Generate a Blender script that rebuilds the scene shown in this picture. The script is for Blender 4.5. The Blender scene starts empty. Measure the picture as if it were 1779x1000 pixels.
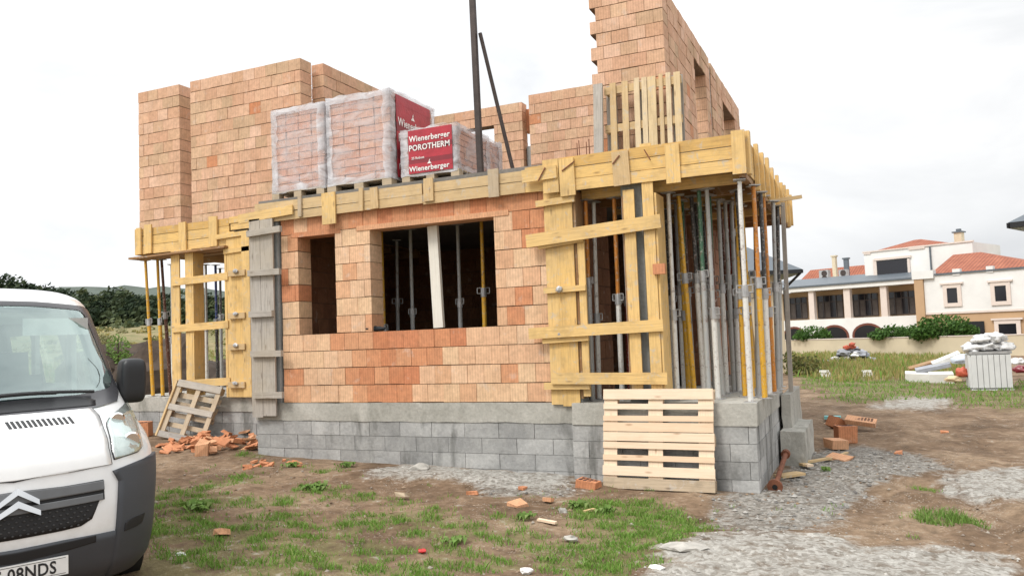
import bpy, bmesh, math, random
import numpy as np
from mathutils import Vector, Matrix, noise
random.seed(7); rng = np.random.default_rng(7)
SC = bpy.context.scene
COL = SC.collection
# ---------------------------------------------------------------- camera
FPX, CX, CY = 1394.705, 889.5, 500.0
RM = np.array([[0.91176711, 0.05972592, 0.40634166], [0.40889755, -0.03922279, -0.911737], [-0.03851648, 0.99744393, -0.06018383]])
CAM = np.array([0.0, 0.0, 1.75])
cd = bpy.data.cameras.new('camera'); cam = bpy.data.objects.new('camera', cd); COL.objects.link(cam)
m = Matrix.Identity(4)
for i in range(3):
    for j in range(3): m[i][j] = RM[i][j]
    m[i][3] = CAM[i]
cam.matrix_world = m
cd.sensor_width = 36; cd.lens = 36 * FPX / 1779.0; cd.clip_start = 0.1; cd.clip_end = 6000
SC.camera = cam
def ray(px, py): return RM @ (np.array([px - CX, -(py - CY), -FPX]) / FPX)
def W(px, py, ax, val):
    r = ray(px, py); return CAM + r * ((val - CAM[ax]) / r[ax])
def WX(px, py, y): return float(W(px, py, 1, y)[0])
def WZ(px, py, y): return float(W(px, py, 1, y)[2])
# ---------------------------------------------------------------- terrain height
def sstep(a, b, x):
    t = min(1, max(0, (x - a) / (b - a))); return t * t * (3 - 2 * t)
def ground(x, y):
    xx = min(2.0, max(-13.5, x))
    z = -0.10 - 0.033 * (xx + 1.27)
    if x < -11:
        s = max(0.0, -x * .86 + y * .71 - 26)
        z += 0.046 * min(s, 135) * sstep(-12, -30, x)
        if s > 135: z += 0.02 * min(s - 135, 300) * sstep(-12, -30, x)
    return z
def G(px, py):
    """point of the ground under a pixel"""
    r = ray(px, py); z = -0.1
    for _ in range(12):
        p = CAM + r * ((z - CAM[2]) / r[2]); z = ground(p[0], p[1])
    return Vector((p[0], p[1], z))
# ---------------------------------------------------------------- mesh builder
class MB:
    def __init__(s): s.v = []; s.f = []; s.uv = []; s.mi = []
    def face(s, idx, uv=None, mi=0):
        s.f.append(tuple(idx)); s.mi.append(mi)
        s.uv.append(uv if uv else [(s.v[i][0] + s.v[i][1], s.v[i][2]) for i in idx])
    def obox(s, c, ax, ay, az, mode='long', mi=0, taper=0.0):
        """oriented box; ax, ay, az are half-extent vectors"""
        c = Vector(c); A = [Vector(ax), Vector(ay), Vector(az)]; L = [a.length for a in A]
        b = len(s.v)
        for k in range(8):
            sx, sy, sz = (1 if k & 1 else -1), (1 if k & 2 else -1), (1 if k & 4 else -1)
            tp = 1 - taper * (sz > 0)
            s.v.append(tuple(c + A[0] * sx * tp + A[1] * sy * tp + A[2] * sz))
        ro = (random.uniform(0, 50), random.uniform(0, 50))
        order = sorted(range(3), key=lambda i: -L[i])
        for (idx, n) in (((0, 4, 6, 2), 0), ((1, 3, 7, 5), 0), ((0, 1, 5, 4), 1), ((2, 6, 7, 3), 1), ((0, 2, 3, 1), 2), ((4, 5, 7, 6), 2)):
            t = [i for i in range(3) if i != n]
            if mode == 'long': t.sort(key=lambda i: order.index(i))
            uv = []
            for k in idx:
                sg = (1 if k & 1 else -1, 1 if k & 2 else -1, 1 if k & 4 else -1)
                uv.append((ro[0] + sg[t[0]] * L[t[0]], ro[1] + sg[t[1]] * L[t[1]]))
            s.f.append(tuple(b + k for k in idx)); s.uv.append(uv); s.mi.append(mi)
    def box(s, x0, x1, y0, y1, z0, z1, mode='long', mi=0):
        s.obox(((x0 + x1) / 2, (y0 + y1) / 2, (z0 + z1) / 2), ((x1 - x0) / 2, 0, 0), (0, (y1 - y0) / 2, 0), (0, 0, (z1 - z0) / 2), mode, mi)
    def beam(s, p0, p1, w, h, side=(0, 1, 0), mi=0):
        """bar from p0 to p1; w along 'side', h across"""
        p0 = Vector(p0); p1 = Vector(p1); d = p1 - p0; sd = Vector(side); sd = (sd - d * (sd.dot(d) / d.length_squared)).normalized()
        s.obox((p0 + p1) / 2, d / 2, sd * w / 2, d.normalized().cross(sd) * h / 2, 'long', mi)
    def tube(s, p0, p1, r0, r1=None, n=10, mi=0, cap=True):
        r1 = r0 if r1 is None else r1
        p0 = Vector(p0); p1 = Vector(p1); d = (p1 - p0); L = d.length; d.normalize()
        a = d.orthogonal().normalized(); b2 = d.cross(a); b = len(s.v)
        for (p, r) in ((p0, r0), (p1, r1)):
            for k in range(n):
                t = 2 * math.pi * k / n; s.v.append(tuple(p + (a * math.cos(t) + b2 * math.sin(t)) * r))
        for k in range(n):
            k2 = (k + 1) % n
            s.face((b + k, b + k2, b + n + k2, b + n + k), [(0, k / n * .2), (0, (k + 1) / n * .2), (L, (k + 1) / n * .2), (L, k / n * .2)], mi)
        if cap: s.face([b + k for k in range(n)][::-1], None, mi); s.face([b + n + k for k in range(n)], None, mi)
    def path(s, pts, r, n=8, mi=0):
        for a, b in zip(pts[:-1], pts[1:]): s.tube(a, b, r, r, n, mi)
    def prism(s, pts, n0, depth, mi=0):
        """closed outline pts (3d) extruded along n0*depth"""
        d = Vector(n0) * depth; b = len(s.v); k = len(pts)
        for p in pts: s.v.append(tuple(p))
        for p in pts: s.v.append(tuple(Vector(p) + d))
        s.face([b + i for i in range(k)][::-1], None, mi); s.face([b + k + i for i in range(k)], None, mi)
        for i in range(k): s.face((b + i, b + (i + 1) % k, b + k + (i + 1) % k, b + k + i), None, mi)
    def lump(s, c, rx, ry, rz, sub=2, rough=.25, seed=0, flat=None, mi=0, freq=1.6):
        bm = bmesh.new(); bmesh.ops.create_icosphere(bm, subdivisions=sub, radius=1); b = len(s.v)
        for v in bm.verts:
            p = v.co.copy(); k = 1 + rough * noise.noise(p * freq + Vector((seed * 3.1, seed * 1.7, seed)))  + rough * .5 * noise.noise(p * freq * 2.7 + Vector((seed, 0, seed * 2.2)))
            q = Vector((p.x * rx * k, p.y * ry * k, p.z * rz * k))
            if flat is not None and q.z < flat: q.z = flat
            s.v.append((c[0] + q.x, c[1] + q.y, c[2] + q.z))
        for f in bm.faces: s.face([b + v.index for v in f.verts], None, mi)
        bm.free()
    def build(s, name, mats, parent=None, smooth=False):
        me = bpy.data.meshes.new(name)
        me.from_pydata(s.v, [], s.f)
        if not isinstance(mats, (list, tuple)): mats = [mats]
        for mm in mats: me.materials.append(mm)
        me.polygons.foreach_set('material_index', s.mi)
        ul = me.uv_layers.new(name='UVMap'); fl = []
        for u in s.uv:
            for a in u: fl.extend(a)
        ul.data.foreach_set('uv', fl)
        if smooth: me.polygons.foreach_set('use_smooth', [True] * len(s.f))
        me.update()
        o = bpy.data.objects.new(name, me); COL.objects.link(o)
        if parent: o.parent = parent
        return o
def tag(o, label, cat, group=None, kind=None):
    if label: o['label'] = label
    if cat: o['category'] = cat
    if group: o['group'] = group
    if kind: o['kind'] = kind
    return o
def thing(name, label, cat, loc=(0, 0, 0), rz=0, group=None):
    o = bpy.data.objects.new(name, None); COL.objects.link(o); o.location = loc; o.rotation_euler = (0, 0, rz); o.empty_display_size = .2
    return tag(o, label, cat, group)
def dup(root, loc, rot, label, group=None):
    r = root.copy(); COL.objects.link(r); r.location = loc; r.rotation_euler = rot; r['label'] = label
    if group: r['group'] = group
    for ch in list(root.children):
        c = ch.copy(); COL.objects.link(c); c.parent = r
        for g in list(ch.children):
            d = g.copy(); COL.objects.link(d); d.parent = c
    return r
def structure(o): o['kind'] = 'structure'; return o
def stuff(o): o['kind'] = 'stuff'; return o
def text_mesh(body, size, depth, name, mat, parent, mw, bold=0.0, ratio=1.0, align='LEFT'):
    cu = bpy.data.curves.new(name, 'FONT'); cu.body = body; cu.size = size; cu.extrude = depth; cu.offset = bold; cu.align_x = align; cu.space_character = 1.06 if bold > .001 else 1.0; cu.resolution_u = 3
    t = bpy.data.objects.new(name, cu); COL.objects.link(t); bpy.context.view_layer.update()
    me = bpy.data.meshes.new_from_object(t.evaluated_get(bpy.context.evaluated_depsgraph_get()))
    bpy.data.objects.remove(t); bpy.data.curves.remove(cu)
    for v in me.vertices: v.co.x *= ratio
    me.transform(mw); me.materials.clear(); me.materials.append(mat)
    o = bpy.data.objects.new(name, me); COL.objects.link(o); o.parent = parent; return o
# ---------------------------------------------------------------- materials
def nmat(name):
    mt = bpy.data.materials.new(name); mt.use_nodes = True; nt = mt.node_tree; nt.nodes.clear()
    out = nt.nodes.new('ShaderNodeOutputMaterial'); b = nt.nodes.new('ShaderNodeBsdfPrincipled'); nt.links.new(b.outputs[0], out.inputs[0])
    return mt, nt, b
def N(nt, typ, **kw):
    n = nt.nodes.new(typ)
    for k, v in kw.items():
        if k.startswith('i_'): n.inputs[k[2:].replace('_', ' ')].default_value = v
        else: setattr(n, k, v)
    return n
def ramp(nt, fac, stops, interp='LINEAR'):
    r = nt.nodes.new('ShaderNodeValToRGB'); r.color_ramp.interpolation = interp
    while len(r.color_ramp.elements) < len(stops): r.color_ramp.elements.new(.5)
    for e, (p, c) in zip(r.color_ramp.elements, stops):
        e.position = p; e.color = (c[0], c[1], c[2], 1) if not isinstance(c, (int, float)) else (c, c, c, 1)
    if fac is not None: nt.links.new(fac, r.inputs[0])
    return r.outputs[0]
def mix(nt, fac, a, b, mode='MIX'):
    x = nt.nodes.new('ShaderNodeMix'); x.data_type = 'RGBA'; x.blend_type = mode; x.clamp_factor = True
    for sock, val in ((x.inputs[0], fac), (x.inputs[6], a), (x.inputs[7], b)):
        if isinstance(val, (int, float)): sock.default_value = val
        elif isinstance(val, tuple): sock.default_value = (val[0], val[1], val[2], 1)
        else: nt.links.new(val, sock)
    return x.outputs[2]
def mth(nt, op, a, b=0.0):
    x = nt.nodes.new('ShaderNodeMath'); x.operation = op
    for sock, val in ((x.inputs[0], a), (x.inputs[1], b)):
        if isinstance(val, (int, float)): sock.default_value = val
        else: nt.links.new(val, sock)
    return x.outputs[0]
def texco(nt, kind='Object', scale=(1, 1, 1)):
    t = nt.nodes.new('ShaderNodeTexCoord'); mp = nt.nodes.new('ShaderNodeMapping'); mp.inputs['Scale'].default_value = scale
    nt.links.new(t.outputs[kind], mp.inputs[0]); return mp.outputs[0]
def noisef(nt, vec, scale, detail=4, rough=.55, dist=0.0):
    n = nt.nodes.new('ShaderNodeTexNoise'); n.inputs['Scale'].default_value = scale; n.inputs['Detail'].default_value = detail; n.inputs['Roughness'].default_value = rough; n.inputs['Distortion'].default_value = dist
    if vec is not None: nt.links.new(vec, n.inputs['Vector'])
    return n.outputs[0]
def bump(nt, b, h, strength=.3, dist=.01):
    x = nt.nodes.new('ShaderNodeBump'); x.inputs['Strength'].default_value = strength; x.inputs['Distance'].default_value = dist
    nt.links.new(h, x.inputs['Height']); nt.links.new(x.outputs[0], b.inputs['Normal'])
def island(nt):
    return nt.nodes.new('ShaderNodeNewGeometry').outputs['Random Per Island']
def plain(name, col, rough=.6, metal=0.0, var=.15, scale=6.0, bmp=.1, spec=None):
    mt, nt, b = nmat(name); v = texco(nt)
    n = noisef(nt, v, scale, 5, .6)
    c = mix(nt, 1.0, tuple(col), ramp(nt, n, [(.25, 1 - var), (.75, 1 + var)]), 'MULTIPLY')
    nt.links.new(c, b.inputs['Base Color']); b.inputs['Roughness'].default_value = rough; b.inputs['Metallic'].default_value = metal
    if spec is not None: b.inputs['Specular IOR Level'].default_value = spec
    if bmp: bump(nt, b, noisef(nt, v, scale * 6, 4), bmp, .004)
    return mt
def brickmat(name, cols, stain=.35):
    mt, nt, b = nmat(name); uv = texco(nt, 'UV'); ob = texco(nt)
    r = island(nt)
    base = ramp(nt, r, [(i / (len(cols) - 1), c) for i, c in enumerate(cols)])
    n1 = noisef(nt, ob, 2.2, 5, .6); base = mix(nt, mth(nt, 'MULTIPLY', ramp(nt, n1, [(.42, 0), (.7, 1)]), stain), base, (.42, .25, .14))
    n2 = noisef(nt, ob, 14, 4, .7); base = mix(nt, 1.0, base, ramp(nt, n2, [(.3, .80), (.7, 1.12)]), 'MULTIPLY')
    n4 = noisef(nt, ob, 5.5, 3, .6); base = mix(nt, mth(nt, 'MULTIPLY', ramp(nt, n4, [(.62, 0), (.72, 1)]), .3), base, (.66, .56, .48))
    w = nt.nodes.new('ShaderNodeTexWave'); w.bands_direction = 'X'; w.inputs['Scale'].default_value = 8; w.inputs['Distortion'].default_value = .3; nt.links.new(uv, w.inputs['Vector'])
    base = mix(nt, .22, base, mix(nt, 1.0, base, ramp(nt, w.outputs[0], [(0, .55), (.5, 1.1)]), 'MULTIPLY'))
    nt.links.new(base, b.inputs['Base Color']); b.inputs['Roughness'].default_value = .9
    h = mth(nt, 'ADD', mth(nt, 'MULTIPLY', w.outputs[0], .5), n2); bump(nt, b, h, .5, .006)
    return mt
def woodmat(name, cols, dark=(.16, .08, .03), grain=1.0, stain=.25, knots=True):
    mt, nt, b = nmat(name); uv = texco(nt, 'UV', (1.2, 22, 1)); uv2 = texco(nt, 'UV'); r = island(nt); ob = texco(nt)
    base = ramp(nt, r, [(i / (len(cols) - 1), c) for i, c in enumerate(cols)])
    g = noisef(nt, uv, 2.2, 5, .6, .5)
    base = mix(nt, mth(nt, 'MULTIPLY', ramp(nt, g, [(.46, 0), (.72, 1)]), .42 * grain), base, dark)
    n = noisef(nt, ob, 3.5, 5, .65); base = mix(nt, mth(nt, 'MULTIPLY', ramp(nt, n, [(.5, 0), (.75, 1)]), stain), base, (dark[0] * .8, dark[1] * .9, dark[2]))
    if knots:
        vo = nt.nodes.new('ShaderNodeTexVoronoi'); vo.inputs['Scale'].default_value = 1.0
        nt.links.new(texco(nt, 'UV', (2.6, 9, 1)), vo.inputs['Vector'])
        k = ramp(nt, vo.outputs['Distance'], [(.05, 1), (.16, 0)]); base = mix(nt, mth(nt, 'MULTIPLY', k, .6), base, (dark[0] * .7, dark[1] * .6, dark[2] * .6))
    sp_ = noisef(nt, ob, 11, 4, .7, .6); base = mix(nt, mth(nt, 'MULTIPLY', ramp(nt, sp_, [(.57, 0), (.68, 1)]), .6 if stain > .2 else .1), base, (.50, .47, .42))
    gy_ = noisef(nt, ob, 1.1, 3, .6); base = mix(nt, mth(nt, 'MULTIPLY', ramp(nt, gy_, [(.45, 0), (.7, 1)]), .35 if stain > .2 else .08), base, (.44, .34, .20))
    nt.links.new(base, b.inputs['Base Color']); b.inputs['Roughness'].default_value = .78
    bump(nt, b, g, .35, .004); return mt
def objcolmat(name, rough=.45, metal=.2):
    mt, nt, b = nmat(name); v = texco(nt); oi = nt.nodes.new('ShaderNodeObjectInfo')
    n = noisef(nt, v, 9, 6, .7); n2 = noisef(nt, v, 30, 3)
    c = mix(nt, ramp(nt, n, [(.55, 0), (.66, .75)]), oi.outputs['Color'], (.16, .07, .035))
    c = mix(nt, mth(nt, 'MULTIPLY', ramp(nt, n2, [(.56, 0), (.64, 1)]), .5), c, (.5, .47, .43))
    nt.links.new(c, b.inputs['Base Color']); b.inputs['Roughness'].default_value = rough; b.inputs['Metallic'].default_value = metal
    bump(nt, b, n2, .2, .003); return mt
M = {}
M['brick'] = brickmat('pale_hollow_brick', [(.72, .42, .25), (.78, .49, .30), (.76, .52, .32), (.68, .35, .19), (.80, .55, .36), (.74, .44, .26)])
M['brick_red'] = brickmat('red_hollow_brick', [(.54, .20, .09), (.66, .30, .15), (.58, .22, .105), (.68, .34, .18), (.60, .25, .12)], .25)
M['brick_up'] = brickmat('upper_hollow_brick', [(.67, .40, .26), (.74, .47, .32), (.62, .35, .22), (.72, .48, .31), (.56, .38, .24), (.70, .43, .28), (.77, .51, .37)], .4)
M['mortar'] = plain('mortar', (.17, .11, .07), .95, var=.4, scale=10, bmp=.4)
M['rubble'] = brickmat('broken_brick', [(.45, .11, .045), (.55, .17, .07), (.62, .28, .14), (.40, .09, .04)], .2)
M['yellow'] = woodmat('yellow_shutter_board', [(.74, .46, .135), (.80, .53, .20), (.66, .39, .11), (.77, .49, .155), (.82, .58, .27), (.60, .38, .15), (.71, .43, .11)], (.30, .17, .07), 1.0, .45)
M['pale_wood'] = woodmat('pale_board', [(.66, .49, .27), (.72, .55, .32), (.60, .41, .20), (.74, .60, .40)], (.25, .14, .06), .8, .4)
M['new_wood'] = woodmat('fresh_pallet_wood', [(.80, .61, .43), (.84, .67, .50), (.77, .56, .38)], (.48, .28, .13), .6, .12)
M['white_wood'] = woodmat('whitewashed_board', [(.74, .70, .62), (.78, .74, .66)], (.4, .33, .25), .5, .15, False)
M['grey_wood'] = woodmat('weathered_board', [(.40, .36, .32), (.46, .42, .37), (.34, .31, .28)], (.13, .11, .09), 1.1, .35)
M['old_wood'] = woodmat('old_pallet_wood', [(.46, .35, .23), (.54, .43, .30), (.36, .27, .18)], (.13, .09, .06), 1.0, .4)
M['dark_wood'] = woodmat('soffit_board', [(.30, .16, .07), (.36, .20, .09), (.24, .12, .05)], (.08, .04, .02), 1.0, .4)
M['prop'] = objcolmat('prop_paint')
M['steel'] = plain('rusty_steel', (.06, .045, .04), .6, .3, .4, 8, .3)
M['rust'] = plain('rust', (.20, .075, .04), .85, .1, .4, 12, .4)
M['galv'] = plain('galvanised', (.45, .45, .45), .5, .6, .25, 9, .2)
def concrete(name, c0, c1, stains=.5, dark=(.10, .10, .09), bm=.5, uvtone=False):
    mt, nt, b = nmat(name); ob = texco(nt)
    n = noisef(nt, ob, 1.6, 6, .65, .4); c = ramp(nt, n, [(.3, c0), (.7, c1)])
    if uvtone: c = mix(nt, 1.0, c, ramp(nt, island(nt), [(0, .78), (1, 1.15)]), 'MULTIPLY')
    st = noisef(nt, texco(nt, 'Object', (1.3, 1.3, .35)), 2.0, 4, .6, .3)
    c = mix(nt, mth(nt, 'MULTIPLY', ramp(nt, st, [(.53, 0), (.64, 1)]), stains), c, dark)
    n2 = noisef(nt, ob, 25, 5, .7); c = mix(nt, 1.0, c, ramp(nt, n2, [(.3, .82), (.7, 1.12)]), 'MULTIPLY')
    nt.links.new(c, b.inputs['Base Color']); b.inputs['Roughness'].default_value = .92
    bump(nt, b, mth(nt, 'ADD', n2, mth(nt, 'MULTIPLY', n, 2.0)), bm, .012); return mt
M['conc'] = concrete('poured_concrete', (.34, .33, .29), (.52, .50, .45), .45, (.16, .16, .13))
M['block'] = concrete('concrete_block', (.29, .29, .285), (.50, .495, .475), .75, (.13, .13, .12), .7, True)
M['block_joint'] = plain('block_joint', (.37, .365, .345), .95, var=.3)
M['floor_conc'] = concrete('floor_concrete', (.42, .40, .36), (.58, .56, .51), .4, (.25, .23, .2))
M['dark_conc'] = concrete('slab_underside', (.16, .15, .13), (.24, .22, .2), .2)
M['shaded_floor'] = concrete('shaded_room_floor', (.10, .09, .08), (.18, .16, .14), .4, (.06, .055, .05))  # floor concrete with the gloom of the rooms put into its colour
M['brick_in_shaded'] = brickmat('inner_brick_shaded', [(.26, .12, .065), (.32, .15, .08), (.22, .095, .05)], .2)  # brick darkened in colour so the unlit rooms read black
M['grey_conc'] = concrete('column_concrete', (.30, .31, .30), (.40, .41, .40), .3, (.18, .18, .17))

def wall(mb, x0, y0, d, length, z0, z1, thick, course, bl, openings=(), tooth=(0, 0), red=None, core=None, half=.5, upj=.005, top_fn=None):
    course = (z1 - z0) / round((z1 - z0) / course); k = 0; z = z0
    while z < z1 - .03:
        zt = min(z + course, z1); zm = (z + zt) / 2
        a0 = -(.07 if (k % 2) else -.02) * tooth[0] if tooth[0] else 0.0
        a1 = length + ((.07 if (k % 2) else -.02) * tooth[1] if tooth[1] else 0.0)
        iv = [(a0, a1)]
        for (oa, ob_, za, zb) in openings:
            if za < zm < zb:
                nw = []
                for (p, q) in iv:
                    if oa > p: nw.append((p, min(q, oa)))
                    if ob_ < q: nw.append((max(p, ob_), q))
                    if ob_ <= p or oa >= q: pass
                iv = [t for t in nw if t[1] - t[0] > .02]
        for (p, q) in iv:
            off = (half * bl) if k % 2 else 0.0
            s = p; first = True
            while s < q - .005:
                e = (math.floor((s - off) / bl + 1e-6) + 1) * bl + off
                if q - e < .06: e = q
                e = min(e, q)
                g = random.uniform(.001, .003); jf = random.uniform(-upj, upj); bz = random.uniform(.007, .014)
                u0, u1 = s + g, e - g
                mi = 1 if (red and random.random() < red((u0 + u1) / 2, zm)) else 0
                if d == 'x': mb.box(x0 + u0, x0 + u1, y0 + jf, y0 + thick + jf, z + bz, zt, 'v', mi)
                else: mb.box(x0 - thick + jf, x0 + jf, y0 + u0, y0 + u1, z + bz, zt, 'v', mi)
                s = e
            if core is not None:
                if d == 'x': core.box(x0 + p + .008, x0 + q - .008, y0 + .012, y0 + thick - .012, z, z + course * .5 if zt >= z1 - 1e-4 else zt + .002, 'v')
                else: core.box(x0 - thick + .012, x0 - .012, y0 + p + .008, y0 + q - .008, z, z + course * .5 if zt >= z1 - 1e-4 else zt + .002, 'v')
        z = zt; k += 1
def blocks(mb, x0, y0, d, length, ztop, n, thick=.2, bl=.5, hh=.2, zmin=None):
    for k in range(n):
        z1 = ztop - k * hh; z0 = z1 - hh; off = bl * .5 if k % 2 else 0; s = 0.0
        while s < length - .005:
            e = min((math.floor((s - off) / bl + 1e-6) + 1) * bl + off, length)
            if length - e < .08: e = length
            j = random.uniform(-.004, .004); g = .0035
            if d == 'x': mb.box(x0 + s + g, x0 + e - g, y0 + j, y0 + thick, z0 + .006, z1, 'v')
            else: mb.box(x0 - thick, x0 + j, y0 + s + g, y0 + e - g, z0 + .006, z1, 'v')
            s = e
FL, ST, SB = .90, 3.95, 3.62      # floor, slab top, slab underside
YF = 9.52
house = thing('unfinished_house', 'unfinished two storey house of bare orange hollow bricks on a grey block plinth', 'house', (-5, 12, 0))
house.location = (0, 0, 0)
# --- plinth
p = MB(); blocks(p, -8.5, 9.50, 'x', 5.06, .64, 5); blocks(p, -8.3, 9.70, 'y', 1.0, .64, 5)
for i in range(len(p.v)):
    pass
p.build('block_plinth', M['block'], house)
p = MB(); p.box(-8.48, -3.46, 9.512, 9.66, -.4, .64); p.build('plinth_joint', M['block_joint'], house)
p = MB(); blocks(p, -3.44, 9.37, 'x', 2.19, .64, 5, bl=.42); blocks(p, -1.25, 9.575, 'y', 2.7, .64, 5)
p.build('block_plinth', M['block'], house)
p = MB(); p.box(-3.42, -1.264, 9.385, 12.2, -.4, .62); p.build('plinth_joint', M['block_joint'], house)
p = MB(); blocks(p, -12.9, 10.76, 'x', 4.38, .64, 4); p.build('block_plinth', M['block'], house)
p = MB(); p.box(-12.85, -8.5, 10.775, 10.9, -.2, .64); p.build('plinth_joint', M['block_joint'], house)
def rough_band(name, x0, x1, y0, y1, z0, z1, jit=.006):
    bm = bmesh.new(); bmesh.ops.create_cube(bm, size=1)
    for v in bm.verts: v.co = Vector(((x0 + x1) / 2 + v.co.x * (x1 - x0), (y0 + y1) / 2 + v.co.y * (y1 - y0), (z0 + z1) / 2 + v.co.z * (z1 - z0)))
    for ax, stepn in ((0, max(2, int((x1 - x0) / .12))), (1, max(2, int((y1 - y0) / .4))), (2, 3)):
        for i in range(1, stepn):
            lo, hi = ((x0, x1), (y0, y1), (z0, z1))[ax]; pp = [0, 0, 0]; pp[ax] = lo + (hi - lo) * i / stepn; no = [0, 0, 0]; no[ax] = 1
            bmesh.ops.bisect_plane(bm, geom=bm.verts[:] + bm.edges[:] + bm.faces[:], plane_co=pp, plane_no=no)
    for v in bm.verts:
        n = noise.noise_vector(v.co * 3.1) * jit + noise.noise_vector(v.co * 9) * jit * .6; v.co += n
    me = bpy.data.meshes.new(name); bm.to_mesh(me); bm.free(); me.materials.append(M['conc'])
    o = bpy.data.objects.new(name, me); COL.objects.link(o); o.parent = house; return o
rough_band('concrete_band', -8.51, -3.45, 9.488, 10.6, .645, .898, .010)
rough_band('concrete_band', -3.43, -1.235, 9.355, 12.2, .645, .90)
rough_band('concrete_band', -12.92, -8.53, 10.745, 15.0, .645, .895)
p = MB(); p.box(-8.45, -3.46, 10.62, 18, .5, .895); p.box(-3.455, -2.3, 12.22, 18, .5, .895); p.build('floor_slab', M['shaded_floor'], house)
# --- ground storey front wall
def redness(x, z):
    X = x - 8.0
    r = .05
    row = int((z - FL) / .25)
    if row == 0 and -6.75 < X < -5.75: r = 1
    if row == 1 and -6.75 < X < -5.55: r = 1
    if row == 2 and -6.75 < X < -5.2: r = .95
    if row == 3 and -6.75 < X < -5.0: r = .9
    if row == 3 and -7.15 < X < -6.75: r = .5
    if z > 3.36: r = .92
    if X > -4.3 and z > 2.9: r = .75
    if X < -7.7 and row in (1, 6, 9): r = .6
    if X > -4.7 and row in (2, 3): r = .15
    if z > 3.1 and X < -7.5: r = .7
    return r
core = MB(); b = MB()
wsl, wsr = .31, .98; wbl, wbr = 1.58, 3.53
wall(b, -8.0, YF, 'x', 4.4, FL, SB, .30, .25, .245, [(wsl, wsr, 1.90, 3.34), (wbl, wbr, 1.90, 3.34)], red=redness, core=core)
b.build('front_wall', [M['brick'], M['brick_red']], house)
core.build('wall_mortar', M['mortar'], house)
for a, c in ((wsl - .12, wsr + .1), (wbl - .22, wbr + .22)):
    p = MB(); p.box(-8 + a, -8 + c, YF - .008, YF + .29, 3.335, 3.405, 'v', 0)
    p.build('window_lintel', M['brick_red'] if a < 1 else M['brick'], house)
# --- inner and side walls of the ground storey
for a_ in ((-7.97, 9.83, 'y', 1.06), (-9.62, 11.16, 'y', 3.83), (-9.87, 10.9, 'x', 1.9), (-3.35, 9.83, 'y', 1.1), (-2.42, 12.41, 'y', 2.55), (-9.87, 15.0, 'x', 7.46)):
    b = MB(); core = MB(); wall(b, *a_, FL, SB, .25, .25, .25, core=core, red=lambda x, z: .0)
    o_ = b.build('side_wall' if a_[2] == 'y' else 'rear_wall', [M['brick_in_shaded']], house); core.build('wall_mortar', M['mortar'], o_)

# --- slabs
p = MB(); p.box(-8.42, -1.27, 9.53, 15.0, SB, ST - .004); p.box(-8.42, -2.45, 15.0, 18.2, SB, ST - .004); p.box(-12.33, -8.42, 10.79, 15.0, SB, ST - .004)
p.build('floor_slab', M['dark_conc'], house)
for x, y in ((-2.6, 17.9), (-12.1, 14.8), (-10.4, 14.8), (-2.60, 9.66), (-8.17, 9.62), (-3.46, 9.62)):
    p = MB(); p.box(x - .13, x + .13, y - .13, y + .13, FL if y < 17 else -.3, SB); p.build('concrete_column', M['grey_conc'], house)
# --- upper storey
UT = 6.62
yP = 10.84
xpl, xpr = WX(240, 160, yP), WX(311, 148, yP); x2l, x2r = WX(330, 140, yP), WX(521, 103, yP)
def upper(name, *a, **k):
    b = MB(); core = MB(); wall(b, *a, core=core, **k); o = b.build(name, [M['brick_up'], M['brick_red']], house); c = core.build('wall_mortar', M['mortar'], o); return o
few = lambda x, z: .018
upper('upper_wall', xpl, yP, 'x', xpr - xpl, ST, UT, .30, .2, .25, red=few)
upper('upper_wall', x2l, yP, 'x', x2r - x2l, ST, UT, .30, .2, .25, red=few)
y3 = 11.25; x3 = WX(561, 110, y3)
upper('upper_wall', x3, y3, 'y', 14.85 - y3, ST, 6.62, .25, .2, .25, red=few)
yB = 14.9
xb0, xb1, xb2, xb3 = x3 + .12, WX(906, 175, yB), WX(921, 165, yB), WX(1036, 150, yB)
xo = WX(800, 230, yB) - xb0, WX(858, 222, yB) - xb0
upper('upper_wall', xb0, yB, 'x', xb1 - xb0, ST, 6.52, .25, .2, .25, [(xo[0], xo[1], 4.6, WZ(850, 224, yB))], red=few)
upper('upper_wall', xb2, yB - .1, 'x', xb3 - xb2 + .3, ST, 6.60, .3, .2, .25, red=few)
p = MB(); p.box(xb1 + .03, xb2 - .01, yB + .12, yB + .3, ST, 5.62); p.build('concrete_column', M['grey_conc'], house)
p = MB(); p.box(xb1 - .05, xb2 + .05, yB + .22, yB + .42, 5.95, 6.42, 'v'); p.build('tie_brick', M['brick_red'], house)
xt = -2.42; xtl = WX(1030, 0, 11.0)
UTT = 6.66
upper('upper_wall', xtl, 11.0, 'x', xt - xtl - .004, ST, UTT, .30, .2, .25, tooth=(1, 0), red=few)
upper('upper_wall', xt, 11.31, 'y', 3.25, ST, UTT - .03, .30, .2, .25, [(1.84, 2.86, 4.75, 6.24)], red=few)
upper('upper_wall', xt, 14.72, 'y', 3.5, ST, UTT - .06, .30, .2, .25, [(1.2, 2.75, 4.75, 6.2)], red=few)
p = MB(); p.box(xt - .28, xt - .02, 14.57, 14.71, ST, UTT - .1); p.build('concrete_column', M['grey_conc'], house)
p = MB(); p.box(xt - .2, xt - .05, 16.0, 16.14, ST, 6.2); p.build('timber_post', M['yellow'], house)
for i, px in enumerate((1003, 1007, 1019, 1024)):
    x = WX(px, 262, 10.3 + .1 * (i % 2)); p = MB(); p.tube((x, 10.3 + .1 * (i % 2), ST - .1), (x + random.uniform(-.01, .01), 10.3 + .1 * (i % 2), 4.35 + .06 * (i % 2)), .007, n=6); p.build('starter_bar', M['rust'], house)
for i in range(5):
    x = -2.3 + .2 * i
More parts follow.
